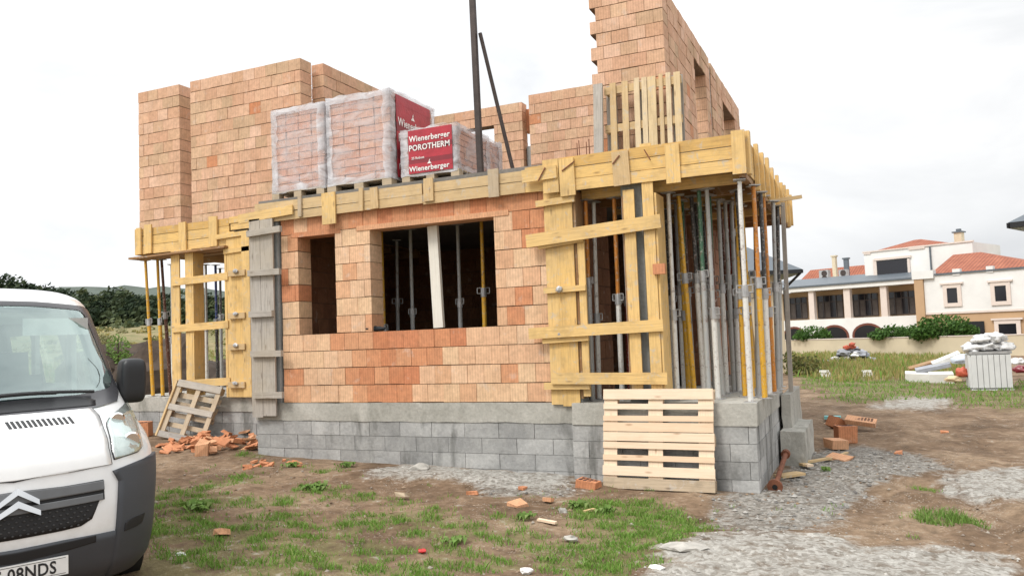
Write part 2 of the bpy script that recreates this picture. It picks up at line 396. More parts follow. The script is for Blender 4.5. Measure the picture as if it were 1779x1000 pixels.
# ---------------------------------------------------------------- formwork
def board(name, mat, parent, x0, x1, y0, y1, z0, z1, tilt=0.0):
    """board in the x-z plane; tilt = end-to-end rise"""
    mb = MB()
    L = x1 - x0; H = z1 - z0
    if L >= H: ax, az = Vector((L / 2, 0, tilt / 2)), Vector((-tilt / 2 * H / L, 0, H / 2))
    else: ax, az = Vector((L / 2, 0, -tilt / 2 * L / H)), Vector((tilt / 2, 0, H / 2))
    mb.obox(((x0 + x1) / 2, (y0 + y1) / 2, (z0 + z1) / 2), ax, (0, (y1 - y0) / 2, 0), az); return mb.build(name, mat, parent)
def R4(y, pxs):   # rectangle of pixels on plane y
    x0 = (WX(pxs[0], pxs[1], y) + WX(pxs[0], pxs[3], y)) / 2; x1 = (WX(pxs[2], pxs[1], y) + WX(pxs[2], pxs[3], y)) / 2
    xm = (pxs[0] + pxs[2]) / 2
    return x0, x1, WZ(xm, pxs[3], y), WZ(xm, pxs[1], y)
# A: edge formwork over the windows
fa = thing('edge_formwork', 'weathered pale board formwork along the slab edge above the two window openings', 'formwork', group='timber formwork')
def panel(parent, mat, x0, x1, yf, zs, th=.025, jit=.006, name='board_panel', zslope=0.0):
    mb = MB()
    for a, b_ in zip(zs[:-1], zs[1:]):
        j = random.uniform(-jit, jit); t = random.uniform(-jit, jit)
        mb.obox(((x0 + x1) / 2 + j * 2, yf + th / 2 + j, (a + b_) / 2 + 0), ((x1 - x0) / 2, 0, t), (0, th / 2, 0), (0, 0, (b_ - a) / 2 - .0045))
    return mb.build(name, mat, parent)
panel(fa, M['pale_wood'], -8.42, -5.5, 9.44, [3.60, 3.73, 3.89])
panel(fa, M['pale_wood'], -5.49, -3.98, 9.442, [3.585, 3.74, 3.88])
for (r, mt) in (((558, 334, 581, 389), 'yellow'), ((642, 325, 655, 362), 'pale_wood'), ((735, 309, 751, 349), 'pale_wood'), ((847, 293, 865, 342), 'old_wood'), ((516, 340, 522, 376), 'old_wood'), ((622, 326, 629, 366), 'pale_wood')):
    x0, x1, z0, z1 = R4(9.4, r); board('cleat', M[mt], fa, x0, x1, 9.412, 9.437, z0, z1, random.uniform(-.02, .02))
x0, x1, z0, z1 = R4(9.38, (412, 364, 506, 380)); board('cleat', M['yellow'], fa, x0, x1, 9.40, 9.43, z0, z1, .05)
# B: porch front
fb = thing('edge_formwork', 'yellow three board formwork along the front edge of the porch slab', 'formwork', group='timber formwork')
panel(fb, M['yellow'], -3.55, -1.235, 9.385, [3.53, 3.68, 3.83, 3.97])
panel(fb, M['yellow'], -3.975, -3.555, 9.45, [3.58, 3.75, 3.92])
for (r, mt, dy) in (((908, 292, 968, 314), 'yellow', 0.0), ((943, 277, 970, 335), 'yellow', .0), ((972, 275, 998, 340), 'yellow', .0), ((1064, 262, 1093, 322), 'pale_wood', 0), ((1156, 250, 1181, 318), 'yellow', 0), ((1271, 226, 1295, 302), 'yellow', 0)):
    x0, x1, z0, z1 = R4(9.36, r); dyy = -.028 if r[0] == 908 else 0; board('cleat', M[mt], fb, x0, x1, 9.355 + dyy, 9.38 + dyy, z0, z1, random.uniform(-.015, .015))
mb = MB()
for (a, b_) in (((935, 314), (947, 291)), ((976, 297), (998, 280)), ((1064, 285), (1076, 270)), ((1119, 260), (1130, 278))): mb.beam(W(*a, 1, 9.345 if a[0] != 935 else 9.315), W(*b_, 1, 9.345 if a[0] != 935 else 9.315), .012, .012)
mb.build('wire_tie', M['rust'], fb)
# C: porch right side
fc = thing('edge_formwork', 'yellow board formwork with close cleats running back along the right side of the porch slab', 'formwork', group='timber formwork')
mb = MB()
for z0, z1 in ((3.54, 3.68), (3.68, 3.82), (3.82, 3.96)):
    mb.box(-1.235 + random.uniform(0, .003), -1.21, 9.39, 14.9, z0 + .002, z1 - .002)
mb.build('board_panel', M['yellow'], fc)
for i, y in enumerate((9.48, 10.2, 10.75, 11.35, 11.9, 12.6, 13.2, 13.7, 14.3, 14.8)):
    mb = MB(); w = .05; h = random.uniform(-.03, .04); mb.box(-1.205, -1.155, y - w, y + w, 3.42 if i % 3 else 3.5, 4.02 + h); mb.build('cleat', M['yellow'], fc)
mb = MB(); mb.beam((-1.26, 9.42, 3.50), (-1.26, 14.9, 3.50), .06, .07, (0, 0, 1)); mb.build('edge_bearer', M['dark_wood'], fc)
mb = MB(); a = Vector(W(1345, 349, 0, -1.14)); e = Vector(W(1391, 342, 1, a.y + .3)); mb.beam(a + (a - e) * .3, e, .05, .06, (0, 0, 1)); mb.build('timber_offcut', M['pale_wood'], fc)
# D: left wing edge
fd = thing('edge_formwork', 'yellow three board formwork along the slab edge of the left wing', 'formwork', group='timber formwork')
YL = 10.70
panel(fd, M['yellow'], -12.38, -10.12, YL, [3.52, 3.69, 3.86, 4.0]); panel(fd, M['yellow'], -10.1, -9.6, YL - .002, [3.78, 3.9, 4.02])
mb = MB(); mb.box(-12.40, -12.375, YL, 15, 3.52, 4.0); mb.build('side_board', M['yellow'], fd)
for r in ((238, 396, 246, 442), (252, 390, 264, 440), (312, 386, 324, 436), (364, 376, 378, 428)):
    x0, x1, z0, z1 = R4(YL - .02, r); board('cleat', M['yellow'], fd, x0, x1, YL - .045, YL - .012, z0, z1, random.uniform(-.015, .015))
x0, x1, z0, z1 = R4(YL - .1, (226, 436, 392, 442)); board('ledge_board', M['dark_wood'], fd, x0, x1, YL - .14, YL + .2, 3.45, 3.485, .04)
x0, x1, z0, z1 = R4(YL - .04, (376, 404, 432, 412)); board('cleat', M['yellow'], fd, x0, x1, YL - .07, YL - .045, z0, z1, .02)
x0, x1, z0, z1 = R4(YL - .04, (390, 430, 438, 438)); board('cleat', M['yellow'], fd, x0, x1, YL - .07, YL - .03, z0, z1, .02)
# E: grey column shutter
fe = thing('column_formwork', 'grey weathered plank shutter with short cleats at the left corner of the brick front', 'formwork', group='timber formwork')
mb = MB(); mb.box(-8.50, -8.30, 9.40, 9.43, .70, 3.66); mb.box(-8.295, -8.06, 9.402, 9.432, .72, 3.64); mb.build('upright_board', M['grey_wood'], fe)
mb = MB(); mb.box(-8.515, -8.49, 9.44, 9.75, .95, 3.6); mb.build('side_board', M['grey_wood'], fe)
for y, l, r_ in ((402, 430, 488), (473, 432, 487), (545, 434, 474), (614, 437, 490), (686, 440, 492)):
    x0 = WX(l, y, 9.37); x1 = WX(r_, y, 9.37); z = WZ((l + r_) / 2, y, 9.37); board('cleat', M['grey_wood'], fe, x0, x1, 9.34, 9.397, z - .045, z + .045, random.uniform(-.01, .03))
# F: yellow column shutter, left
ff = thing('column_formwork', 'yellow plank column shutter with wedged cleats beside the grey weathered one', 'formwork', group='timber formwork')
mb = MB(); mb.box(-10.15, -9.98, YL - .04, YL - .012, .90, 3.75); mb.box(-9.975, -9.80, YL - .042, YL - .014, .9, 3.7); mb.build('upright_board', M['yellow'], ff)
mb = MB(); mb.box(-9.79, -9.62, YL - .07, YL - .03, .9, 3.66); mb.build('side_board', M['yellow'], ff)
mb = MB(); mb.box(-10.20, -10.155, YL - .045, YL + .25, .9, 3.5); mb.build('side_board', M['yellow'], ff)
for y in (474, 548, 602, 668):
    x0 = WX(398, y, YL - .07); x1 = WX(427, y, YL - .07); z = WZ(415, y, YL - .07); board('cleat', M['pale_wood'], ff, x0, x1, YL - .10, YL - .044, z - .05, z + .05)
    mb = MB(); mb.lump(((x0 + x1) / 2, YL - .12, z + .03), .06, .03, .04, 1, .4, y); mb.build('clamp', M['galv'], ff)
# G: left timber frame
fg = thing('column_formwork', 'open yellow timber frame of two uprights and three rails under the left wing slab', 'formwork', group='timber formwork')
for (xa, xb_) in ((-11.47, -11.27), (-11.13, -10.98)):
    mb = MB(); mb.box(xa, xb_, YL - .03, YL - .004, .92, 3.52); mb.build('upright_board', M['yellow'], fg)
mb = MB(); mb.box(-10.975, -10.94, YL - .03, YL + .22, .92, 3.5); mb.box(-10.65, -10.5, YL + .5, YL + .53, .92, 3.5); mb.build('side_board', M['yellow'], fg)
for y, l, r_ in ((485, 298, 396), (567, 299, 397), (664, 322, 400)):
    x0 = WX(l, y, YL - .05); x1 = WX(r_, y, YL - .05); z = WZ((l + r_) / 2, y, YL - .05); board('rail', M['yellow'], fg, x0, x1, YL - .062, YL - .034, z - .065, z + .065, .03)
# H: right column shutter with cross boards
fh = thing('column_formwork', 'yellow timber column shutter tied by long cross boards at the porch corner', 'formwork', group='timber formwork')
def hb(name, r, dy, mat='yellow', th=.028, tilt=0.0):
    y = 9.44 - dy; x0, x1, z0, z1 = R4(y, r); return board(name, M[mat], fh, x0, x1, y, y + th, z0, z1, tilt)
x945 = [WX(946, 400, 9.44), WX(966, 400, 9.44), WX(995, 400, 9.44)]
mb = MB(); mb.box(x945[0], x945[1] - .003, 9.445, 9.473, .88, 3.8); mb.box(x945[1], x945[2], 9.44, 9.468, .86, 3.8); mb.build('upright_board', M['yellow'], fh)
mb = MB(); mb.box(x945[2] + .004, x945[2] + .035, 9.47, 9.78, .95, 3.55); mb.build('side_board', M['dark_wood'], fh)
mb = MB(); mb.box(x945[2] + .05, x945[2] + .14, 9.44, 9.475, .98, 3.0); mb.build('batten', M['yellow'], fh)
for r, tl in (((930, 344, 997, 355), .02), ((934, 414, 1013, 426), .05), ((944, 497, 1017, 507), .01), ((942, 583, 1022, 594), .02), ((945, 664, 1024, 676), 0)):
    hb('cleat', r, .05, 'yellow', .045, tl)
for r in ((966, 499, 976, 505), (966, 578, 976, 585), (968, 645, 978, 670)):
    x0, x1, z0, z1 = R4(9.38, r); mb = MB(); mb.lump(((x0 + x1) / 2, 9.375, (z0 + z1) / 2), .05, .025, .045, 1, .4, r[0] + r[1]); mb.build('clamp', M['galv'], fh)
hb('cross_board', (913, 390, 1148, 413), .085, 'yellow', .03, .10)
hb('cross_board', (918, 562, 1152, 582), .085, 'yellow', .03, .04)
hb('cross_board', (957, 647, 1159, 667), .085, 'yellow', .03, -.02)
x1a, x1b = WX(1083, 340, 9.44), WX(1105, 340, 9.44); x2a, x2b = WX(1106, 320, 9.44), WX(1135, 320, 9.44)
mb = MB(); mb.box(x1a, x1b - .02, 9.41, 9.44, .95, 3.47); mb.build('upright_board', M['yellow'], fh)
mb = MB(); mb.box(x2a + .07, x2b, 9.40, 9.43, .95, WZ(1120, 250, 9.42)); mb.build('upright_board', M['yellow'], fh)
mb = MB(); mb.box(x2b + .004, x2b + .03, 9.42, 9.80, .95, 3.4); mb.build('side_board', M['yellow'], fh)
mb = MB(); mb.box(x1a - .03, x1a - .004, 9.45, 9.80, 1.0, 3.4); mb.build('side_board', M['dark_wood'], fh)
x0, x1, z0, z1 = R4(9.36, (1135, 458, 1156, 476)); board('wedge_block', M['rubble'], fh, x0, x1, 9.33, 9.40, z0, z1)
# soffit boards and bearers under the porch slab and the left wing
fs = thing('soffit_formwork', 'brown soffit boards and bearers carried by the crowd of props under the porch slab', 'formwork', group='timber formwork')
mb = MB(); y = 9.44
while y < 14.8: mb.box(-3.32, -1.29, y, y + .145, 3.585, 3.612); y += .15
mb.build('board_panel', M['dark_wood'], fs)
for y in (9.75, 10.5, 11.25, 12.0, 12.75, 13.5, 14.2):
    mb = MB(); mb.box(-3.3, -1.3, y - .045, y + .045, 3.46, 3.58); mb.build('bearer', M['yellow'] if int(y * 4) % 2 else M['dark_wood'], fs)
fw = thing('soffit_formwork', 'brown soffit boards and bearers under the slab of the left wing', 'formwork', group='timber formwork')
mb = MB(); y = 10.82
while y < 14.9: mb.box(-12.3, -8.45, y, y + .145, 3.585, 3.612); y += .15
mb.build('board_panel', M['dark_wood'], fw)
for y in (11.1, 12.2, 13.3, 14.4):
    mb = MB(); mb.box(-12.35, -8.5, y - .045, y + .045, 3.46, 3.58); mb.build('bearer', M['dark_wood'], fw)
# ---------------------------------------------------------------- props
def prop_proto(hc=1.25):
    r = thing('shoring_prop', 'x', 'prop', (0, 0, -50), 0, 'steel shoring props under the slabs')
    def part(name, fn):
        mb = MB(); fn(mb); o = mb.build(name, M['prop'] if name in ('outer_tube', 'inner_tube') else M['galv'], r, False); return o
    part('outer_tube', lambda m_: m_.tube((0, 0, .01), (0, 0, hc), .033, n=12))
    part('inner_tube', lambda m_: m_.tube((0, 0, hc - .05), (0, 0, 2.54), .026, n=12))
    def coll(m_):
        m_.tube((0, 0, hc - .05), (0, 0, hc + .08), .043, n=12)
        m_.path([(-.04, 0, hc), (-.09, 0, hc), (-.09, 0, hc + .08), (-.03, -.02, hc + .08)], .007, 6); m_.path([(.04, 0, hc), (.085, 0, hc), (.085, 0, hc + .08), (.03, -.02, hc + .08)], .007, 6)
    part('collar', coll)
    part('base_plate', lambda m_: m_.box(-.07, .07, -.07, .07, 0, .009))
    part('head_plate', lambda m_: m_.box(-.07, .07, -.07, .07, 2.545, 2.557))
    return r
PC = {'white': (.74, .73, .69), 'grey': (.42, .43, .42), 'yellow': (.72, .40, .04), 'orange': (.62, .24, .04), 'green': (.06, .15, .09), 'brown': (.13, .055, .035), 'red': (.26, .04, .03), 'blue': (.05, .09, .28), 'dark': (.07, .07, .07), 'pale': (.55, .52, .40)}
protos = [prop_proto(h) for h in (1.25, 1.02, 1.48, 1.36)]; pk = [0]
def prop(x, y, outer, inner, label, tilt=(0, 0), z0=FL, z1=3.46):
    s = (z1 - z0) / 2.557
    i_ = pk[0]; pk[0] += 1
    if i_ < 4:
        r = protos[i_]; r.location = (x, y, z0); r.rotation_euler = (tilt[0], tilt[1], 0); r['label'] = label
    else: r = dup(protos[(i_ * 7 + i_ // 4) % 4], (x, y, z0), (tilt[0], tilt[1], 0), label)
    r.rotation_euler[2] = random.uniform(-.6, .6); r.scale = (1, 1, s)
    for c in r.children:
        n = c.name.split('.')[0]
        c.color = (*PC[outer], 1) if n == 'outer_tube' else (*PC[inner], 1)
    return r
def pprop(px, py_foot, y, outer, inner, label, pxtop=None, **k):
    x = WX(px, py_foot, y); t = (0, 0)
    if pxtop is not None:
        xt_ = WX(pxtop[0], pxtop[1], y); t = (0, (xt_ - x) / 2.5)
    return prop(x, y, outer, inner, label, t, **k)
# porch props standing in front
pprop(1304, 692, 9.52, 'white', 'white', 'white steel prop alone at the front right corner of the porch', (1284, 310))
pprop(1176, 672, 9.85, 'white', 'white', 'white steel prop beside the tall yellow corner board', (1161, 335))
pprop(1231, 672, 9.9, 'grey', 'green', 'grey prop with green upper tube between the two white front props', (1214, 322))
pprop(1328, 676, 10.0, 'yellow', 'orange', 'yellow prop standing just behind the white corner prop', (1309, 330))
pprop(1196, 672, 10.5, 'yellow', 'yellow', 'thin yellow prop next to the tall yellow corner board', (1178, 345))
pprop(1246, 670, 10.4, 'pale', 'green', 'flaking green and cream prop in the middle of the porch', (1232, 335))
pprop(1262, 668, 10.8, 'white', 'grey', 'pale grey prop with a white lower tube in the middle of the porch', (1248, 350))
pprop(1281, 664, 11.2, 'brown', 'red', 'dark red prop in the middle of the porch', (1268, 360))
pprop(1317, 664, 10.5, 'grey', 'brown', 'grey prop with brown upper tube behind the yellow one at the porch edge', (1312, 340))
pprop(1344, 664, 10.9, 'orange', 'orange', 'orange prop second from the right end of the porch edge', (1327, 360))
pprop(1336, 664, 10.55, 'white', 'dark', 'white prop with black upper tube at the right edge of the porch', (1322, 350))
pprop(1352, 668, 11.4, 'grey', 'grey', 'grey prop at the far end of the right porch edge', (1345, 380))
pprop(1356, 668, 11.9, 'grey', 'dark', 'dark topped prop farthest back on the right porch edge', (1352, 385))
pprop(1030, 692, 9.75, 'grey', 'orange', 'grey prop with orange upper tube just right of the yellow column shutter', (1018, 345))
pprop(1041, 690, 9.95, 'white', 'white', 'whitish prop in the opening between the yellow shutters', (1032, 350))
pprop(1081, 684, 9.8, 'white', 'orange', 'white prop with orange upper tube left of the open column post', (1067, 345))
pprop(1094, 680, 10.6, 'red', 'brown', 'dark red prop half hidden behind the open column post', (1086, 350))
k = 0
combos = [('grey', 'brown'), ('yellow', 'yellow'), ('white', 'grey'), ('yellow', 'dark'), ('grey', 'grey'), ('red', 'brown'), ('pale', 'green'), ('white', 'dark')]
names = {0: 'grey prop with brown upper tube', 1: 'plain yellow prop', 2: 'white prop with grey upper tube', 3: 'yellow prop with dark upper tube', 4: 'grey steel prop', 5: 'dark red prop with brown upper tube', 6: 'cream prop with green upper tube', 7: 'white prop with dark upper tube'}
for yy in (10.15, 10.5, 10.9, 11.3, 11.8):
    for xx in (-3.0, -2.62, -2.3, -2.02, -1.76, -1.5):
        if yy in (10.15, 10.9) and xx < -2.5: continue
        ci = k % 8; k += 1
        prop(xx + random.uniform(-.12, .12), yy + random.uniform(-.25, .25), *combos[ci], names[ci] + ' in the crowded rows deep under the porch', (random.uniform(-.02, .02), random.uniform(-.03, .02)))
# leaning timbers stored under the porch
for (a, b_, yy, mt, lb) in (((1292, 664), (1268, 470), 11.6, 'rubble', 'reddish plank leaning among the props under the porch'), ((1313, 662), (1285, 430), 11.7, 'pale_wood', 'pale timber leaning among the props under the porch')):
    mb = MB(); a3 = Vector(W(*a, 1, yy)); a3.z = FL + .01; mb.beam(a3, Vector(W(*b_, 1, yy + .15)), .05, .11, (0, 1, 0)); tag(mb.build('leaning_plank', M[mt]), lb, 'plank')
# left wing
def lprop(px, pxt, y, o, i, lb): pprop(px, 690, y, o, i, lb, (pxt, 455))
lprop(266, 252, 10.95, 'yellow', 'yellow', 'leftmost yellow prop under the outer end of the left wing')
lprop(283, 269, 10.95, 'yellow', 'yellow', 'yellow prop between the leftmost prop and the brown one under the left wing')
lprop(297, 284, 11.15, 'brown', 'brown', 'brown steel prop left of the open yellow frame')
lprop(301, 298, 11.9, 'white', 'grey', 'white prop close behind the left upright of the open yellow frame')
lprop(349, 343, 11.6, 'yellow', 'yellow', 'yellow prop seen inside the open yellow frame')
lprop(360, 357, 12.4, 'white', 'grey', 'whitish prop seen inside the open yellow frame')
lprop(379, 374, 12.6, 'dark', 'blue', 'blue topped prop seen inside the open yellow frame')
lprop(386, 382, 13.2, 'grey', 'dark', 'dark topped grey prop by the right side of the open yellow frame')
lprop(337, 331, 13.4, 'dark', 'brown', 'dark prop deep inside the open yellow frame')
# room behind the big window
def wprop(px, y, o, i, lb, pt): pprop(px, 575, y, o, i, lb, pt)
wprop(668, 10.35, 'yellow', 'yellow', 'yellow prop at the left side of the big window', (662, 400))
wprop(717, 10.6, 'grey', 'grey', 'thin grey prop left of the white post in the big window', (713, 400))
wprop(800, 10.6, 'grey', 'grey', 'grey prop right of the white post in the big window', (795, 390))
wprop(842, 10.35, 'yellow', 'yellow', 'yellow prop at the right side of the big window', (836, 385))
wprop(690, 11.6, 'grey', 'grey', 'faint grey prop far back in the room of the big window', (688, 400))
mb = MB(); a = Vector(W(763, 566, 1, 9.75)); b_ = Vector(W(752, 388, 1, 9.75)); a.z = 1.91; b_.z = 3.33; mb.beam(a, b_, .06, .15, (0, 1, 0)); tag(mb.build('window_post', M['white_wood']), 'whitish timber post standing in the middle of the big window', 'post')
mb = MB(); xx = WX(645, 566, 9.62); mb.lump((xx, 9.6, 1.94), .10, .08, .05, 2, .4, 3, -.04); mb.lump((xx + .14, 9.62, 1.93), .09, .06, .035, 2, .4, 5, -.03); tag(mb.build('work_gloves', plain('dark_cloth', (.03, .035, .04), .9)), 'dark bundled work gloves lying on the sill of the big window', 'gloves')
# ---------------------------------------------------------------- pallets
def pallet(name, label, w, h, boards, cols, mats, bottom=(), th=.022, blk=.078, group='wooden pallets'):
    """pallet standing on its edge in its own frame: x across, z up, visible face towards -y"""
    r = thing(name, label, 'pallet', group=group)
    mb = MB()
    for (a, b_) in boards: j = random.uniform(-.003, .003); mb.box(-w / 2 + random.uniform(-.006, .006), w / 2 + random.uniform(-.006, .006), j, th + j, h * (1 - b_), h * (1 - a))
    mb.build('front_boards', mats[0], r)
    for (a, b_) in cols:
        mb = MB(); mb.box(-w / 2 + a * w, -w / 2 + b_ * w, th + .002, th + .02, .01, h - .01)
        for q in (0.02, .44, .86): mb.box(-w / 2 + a * w, -w / 2 + b_ * w, th + .022, th + blk, h * q, h * (q + .12))
        mb.build('stringer', mats[1], r)
    mb = MB()
    for (a, b_) in bottom: mb.box(-w / 2, w / 2, th + blk + .003, th * 2 + blk, h * (1 - b_), h * (1 - a))
    if bottom: mb.build('back_boards', mats[2], r)
    return r
pf = pallet('pallet', 'fresh pale wooden pallet leaning upright against the porch plinth', 1.31, 1.15,
    [(0, .105), (.15, .205), (.27, .325), (.34, .43), (.437, .525), (.537, .60), (.665, .72), (.775, .87)], [(0.005, .13), (.42, .55), (.865, .995)],
    [M['new_wood'], M['new_wood'], M['old_wood']], [(0, .1), (.46, .56), (.885, 1)])
tl = Vector(W(1148, 680, 1, 9.20)); bl = G(1145, 852); bl.x = (W(1046, 845, 1, bl.y)[0] + W(1242, 857, 1, bl.y)[0]) / 2
bl.z = ground(bl.x, bl.y) + .0
lean = math.atan2(9.28 - bl.y, 1.02)
pf.location = (bl.x, bl.y, bl.z + .005); pf.rotation_euler = (-lean, 0, math.radians(-1.5))
mb = MB(); mb.box(-.65, .655, .012, .06, 0.0, .125); mb.build('bottom_board', M['old_wood'], pf)
pl = pallet('pallet', 'old grey wooden pallet leaning crookedly against the left wing plinth', .92, 1.02,
    [(0, .12), (.43, .53), (.9, 1.0)], [(.0, .1), (.45, .55), (.9, 1.0)], [M['grey_wood'], M['old_wood'], M['old_wood']],
    [(.02, .12), (.2, .29), (.36, .45), (.55, .63), (.72, .80), (.88, .97)])
a = G(325, 762); pl.location = (a.x, 10.18, ground(a.x, 10.2)); pl.rotation_euler = (-.36, .17, .10)
mb = MB(); mb.box(-.50, -.465, -.01, .12, .0, 1.0); mb.build('side_board', M['pale_wood'], pl)
yU = 10.72
ul, ur = WX(1048, 200, yU), WX(1184, 200, yU)
def upright_pallet(x0, x1, lab, zt, brd, mats, rr):
    w = x1 - x0; r = thing('pallet', lab, 'pallet', group='wooden pallets'); h = zt - ST
    mb = MB()
    for (a, b_) in brd: mb.box(-w / 2 + a * w, -w / 2 + b_ * w, 0, .022, 0.0, h + random.uniform(-.01, .01))
    mb.build('front_boards', mats, r)
    for z in (.02, .46, .88):
        mb = MB(); mb.box(-w / 2, w / 2, .024, .044, h * z, h * z + .11)
        for q in (.02, .46, .84): mb.box(-w / 2 + q * w, -w / 2 + (q + .13) * w, .046, .12, h * z, h * z + .1)
        mb.build('stringer', mats, r)
    mb = MB()
    for q in (.0, .44, .86): mb.box(-w / 2 + q * w, -w / 2 + (q + .14) * w, .122, .142, 0, h)
    mb.build('back_boards', M['grey_wood'], r)
    r.location = ((x0 + x1) / 2, yU, ST); r.rotation_euler = (rr, 0, 0); return r
upright_pallet(ul, ur, 'yellowish wooden pallet standing upright on the terrace against the tall brick corner', 5.27,
    [(.08, .16), (.24, .32), (.40, .47), (.50, .565), (.575, .68), (.72, .77), (.81, .87), (.91, .99)], M['pale_wood'], -.06)
mb = MB(); a0 = Vector(W(1039, 262, 1, 10.6)); a1 = Vector(W(1039, 147, 1, 10.75)); a0.z = ST; mb.beam(a0, a1, .05, .13, (0, 1, 0)); tag(mb.build('plank', M['grey_wood']), 'grey plank standing on end at the left of the upright terrace pallet', 'plank')
# ---------------------------------------------------------------- wrapped brick packs
M['pack_brick'] = brickmat('pack_brick', [(.66, .34, .24), (.72, .42, .30), (.62, .30, .20)], .1)
def filmmat(nm='stretch_film', lo=.14, hi=.50):
    mt, nt, b = nmat(nm); nt.nodes.remove(b); out = [n for n in nt.nodes if n.type == 'OUTPUT_MATERIAL'][0]
    ob = texco(nt, 'Object', (1, 1, 2.2)); n = noisef(nt, ob, 2.6, 5, .6, .8)
    tr = nt.nodes.new('ShaderNodeBsdfTransparent'); p = nt.nodes.new('ShaderNodeBsdfPrincipled'); p.inputs['Base Color'].default_value = (.74, .73, .76, 1); p.inputs['Roughness'].default_value = .22
    bump(nt, p, n, .5, .02)
    ms = nt.nodes.new('ShaderNodeMixShader'); nt.links.new(ramp(nt, n, [(.38, lo), (.66, hi)]), ms.inputs[0]); nt.links.new(tr.outputs[0], ms.inputs[1]); nt.links.new(p.outputs[0], ms.inputs[2]); nt.links.new(ms.outputs[0], out.inputs[0]); return mt
M['film'] = filmmat(); M['film_dense'] = filmmat('folded_stretch_film', .25, .85)
M['label_red'] = plain('red_print', (.40, .025, .04), .28, var=.25, scale=5, bmp=.9)
M['label_dark'] = plain('dark_red_print', (.22, .02, .03), .3, var=.2, scale=5, bmp=.3)
M['white_print'] = plain('white_print', (.80, .78, .76), .4, bmp=0)
def flat_pallet(x0, x1, y0, y1, z0, lab):
    r = thing('pallet', lab, 'pallet', group='pallets under the brick packs')
    mb = MB()
    n = 7
    for i in range(n): a = y0 + (y1 - y0 - .1) * i / (n - 1); mb.box(x0, x1, a, a + .1, z0 + .122, z0 + .144)
    mb.build('top_boards', M['old_wood'], r)
    for q in (0, .43, .86):
        for t in (0, .44, .88): mb = MB(); mb.box(x0 + q * (x1 - x0), x0 + (q + .14) * (x1 - x0), y0 + t * (y1 - y0) + .003, y0 + (t + .12) * (y1 - y0), z0 + .024, z0 + .12); mb.build('block', M['old_wood'], r)
    mb = MB()
    for t in (0, .44, .88): mb.box(x0, x1, y0 + t * (y1 - y0), y0 + (t + .12) * (y1 - y0), z0 + .001, z0 + .022)
    mb.build('bottom_boards', M['grey_wood'], r)
def pack(x0, x1, y0, y1, z0, z1, lab, lay=.112):
    r = thing('brick_pack', lab, 'brick pack', group='shrink wrapped brick packs')
    mb = MB(); z = z0
    n = max(1, round((z1 - z0) / lay)); lay = (z1 - z0) / n
    nx = max(2, round((x1 - x0) / .25)); ny = max(2, round((y1 - y0) / .25))
    for k in range(n):
        for i in range(nx):
            for j in range(ny):
                if 0 < i < nx - 1 and 0 < j < ny - 1 and k < n - 1: continue
                dx, dy = (x1 - x0) / nx, (y1 - y0) / ny; q = random.uniform(-.006, .006)
                mb.box(x0 + i * dx + .004 + q, x0 + (i + 1) * dx - .004 + q, y0 + j * dy + .004 + q, y0 + (j + 1) * dy - .004 + q, z0 + k * lay + .006, z0 + (k + 1) * lay - .004, 'v')
    mb.build('bricks', M['pack_brick'], r)
    bm = bmesh.new(); bmesh.ops.create_cube(bm, size=1)
    e = .022
    for v in bm.verts: v.co = Vector(((x0 + x1) / 2 + v.co.x * (x1 - x0 + 2 * e), (y0 + y1) / 2 + v.co.y * (y1 - y0 + 2 * e), (z0 + z1) / 2 + v.co.z * (z1 - z0 + 2 * e)))
    bmesh.ops.subdivide_edges(bm, edges=bm.edges[:], cuts=9, use_grid_fill=True)
    for v in bm.verts: v.co += noise.noise_vector(v.co * 4.5) * .012
    me = bpy.data.meshes.new('film_wrap'); bm.to_mesh(me); bm.free(); me.materials.append(M['film']); me.polygons.foreach_set('use_smooth', [True] * len(me.polygons))
    o = bpy.data.objects.new('film_wrap', me); COL.objects.link(o); o.parent = r
    for cx_, cy_, sx_, sy_ in ((x0, y0, -1, -1), (x1, y0, 1, -1), (x0, y1, -1, 1), (x1, y1, 1, 1)):
        mb = MB(); n = 14
        w_ = random.uniform(.07, .12)
        for k in range(n + 1):
            z = z0 - .02 + (z1 - z0 + .05) * k / n; j1, j2 = random.uniform(-.025, .025), random.uniform(-.025, .025); e2 = .03 + random.uniform(-.004, .004)
            mb.v += [(cx_ - sx_ * (w_ + j1), cy_ + sy_ * e2, z), (cx_ + sx_ * e2, cy_ + sy_ * e2, z), (cx_ + sx_ * e2, cy_ - sy_ * (w_ + j2), z)]
        for k in range(n):
            for q in (0, 1): mb.face((3 * k + q, 3 * k + q + 1, 3 * k + q + 4, 3 * k + q + 3))
        mb.build('film_fold', M['film_dense'], r, True)
    for zz_ in (z0 - .03, z1 - .07):
        mb = MB(); n = 9; pts = [(x0 - .031 + (x1 - x0 + .062) * k / n, y0 - .031) for k in range(n + 1)] + [(x1 + .031, y0 - .031 + (y1 - y0 + .06) * k / n) for k in range(1, n + 1)]
        for (px_, py_) in pts: mb.v += [(px_ , py_ , zz_ + random.uniform(-.015, .015)), (px_, py_, zz_ + .10 + random.uniform(-.025, .025))]
        for k in range(len(pts) - 1): mb.face((2 * k, 2 * k + 2, 2 * k + 3, 2 * k + 1))
        mb.build('film_fold', M['film_dense'], r, True)
    return r
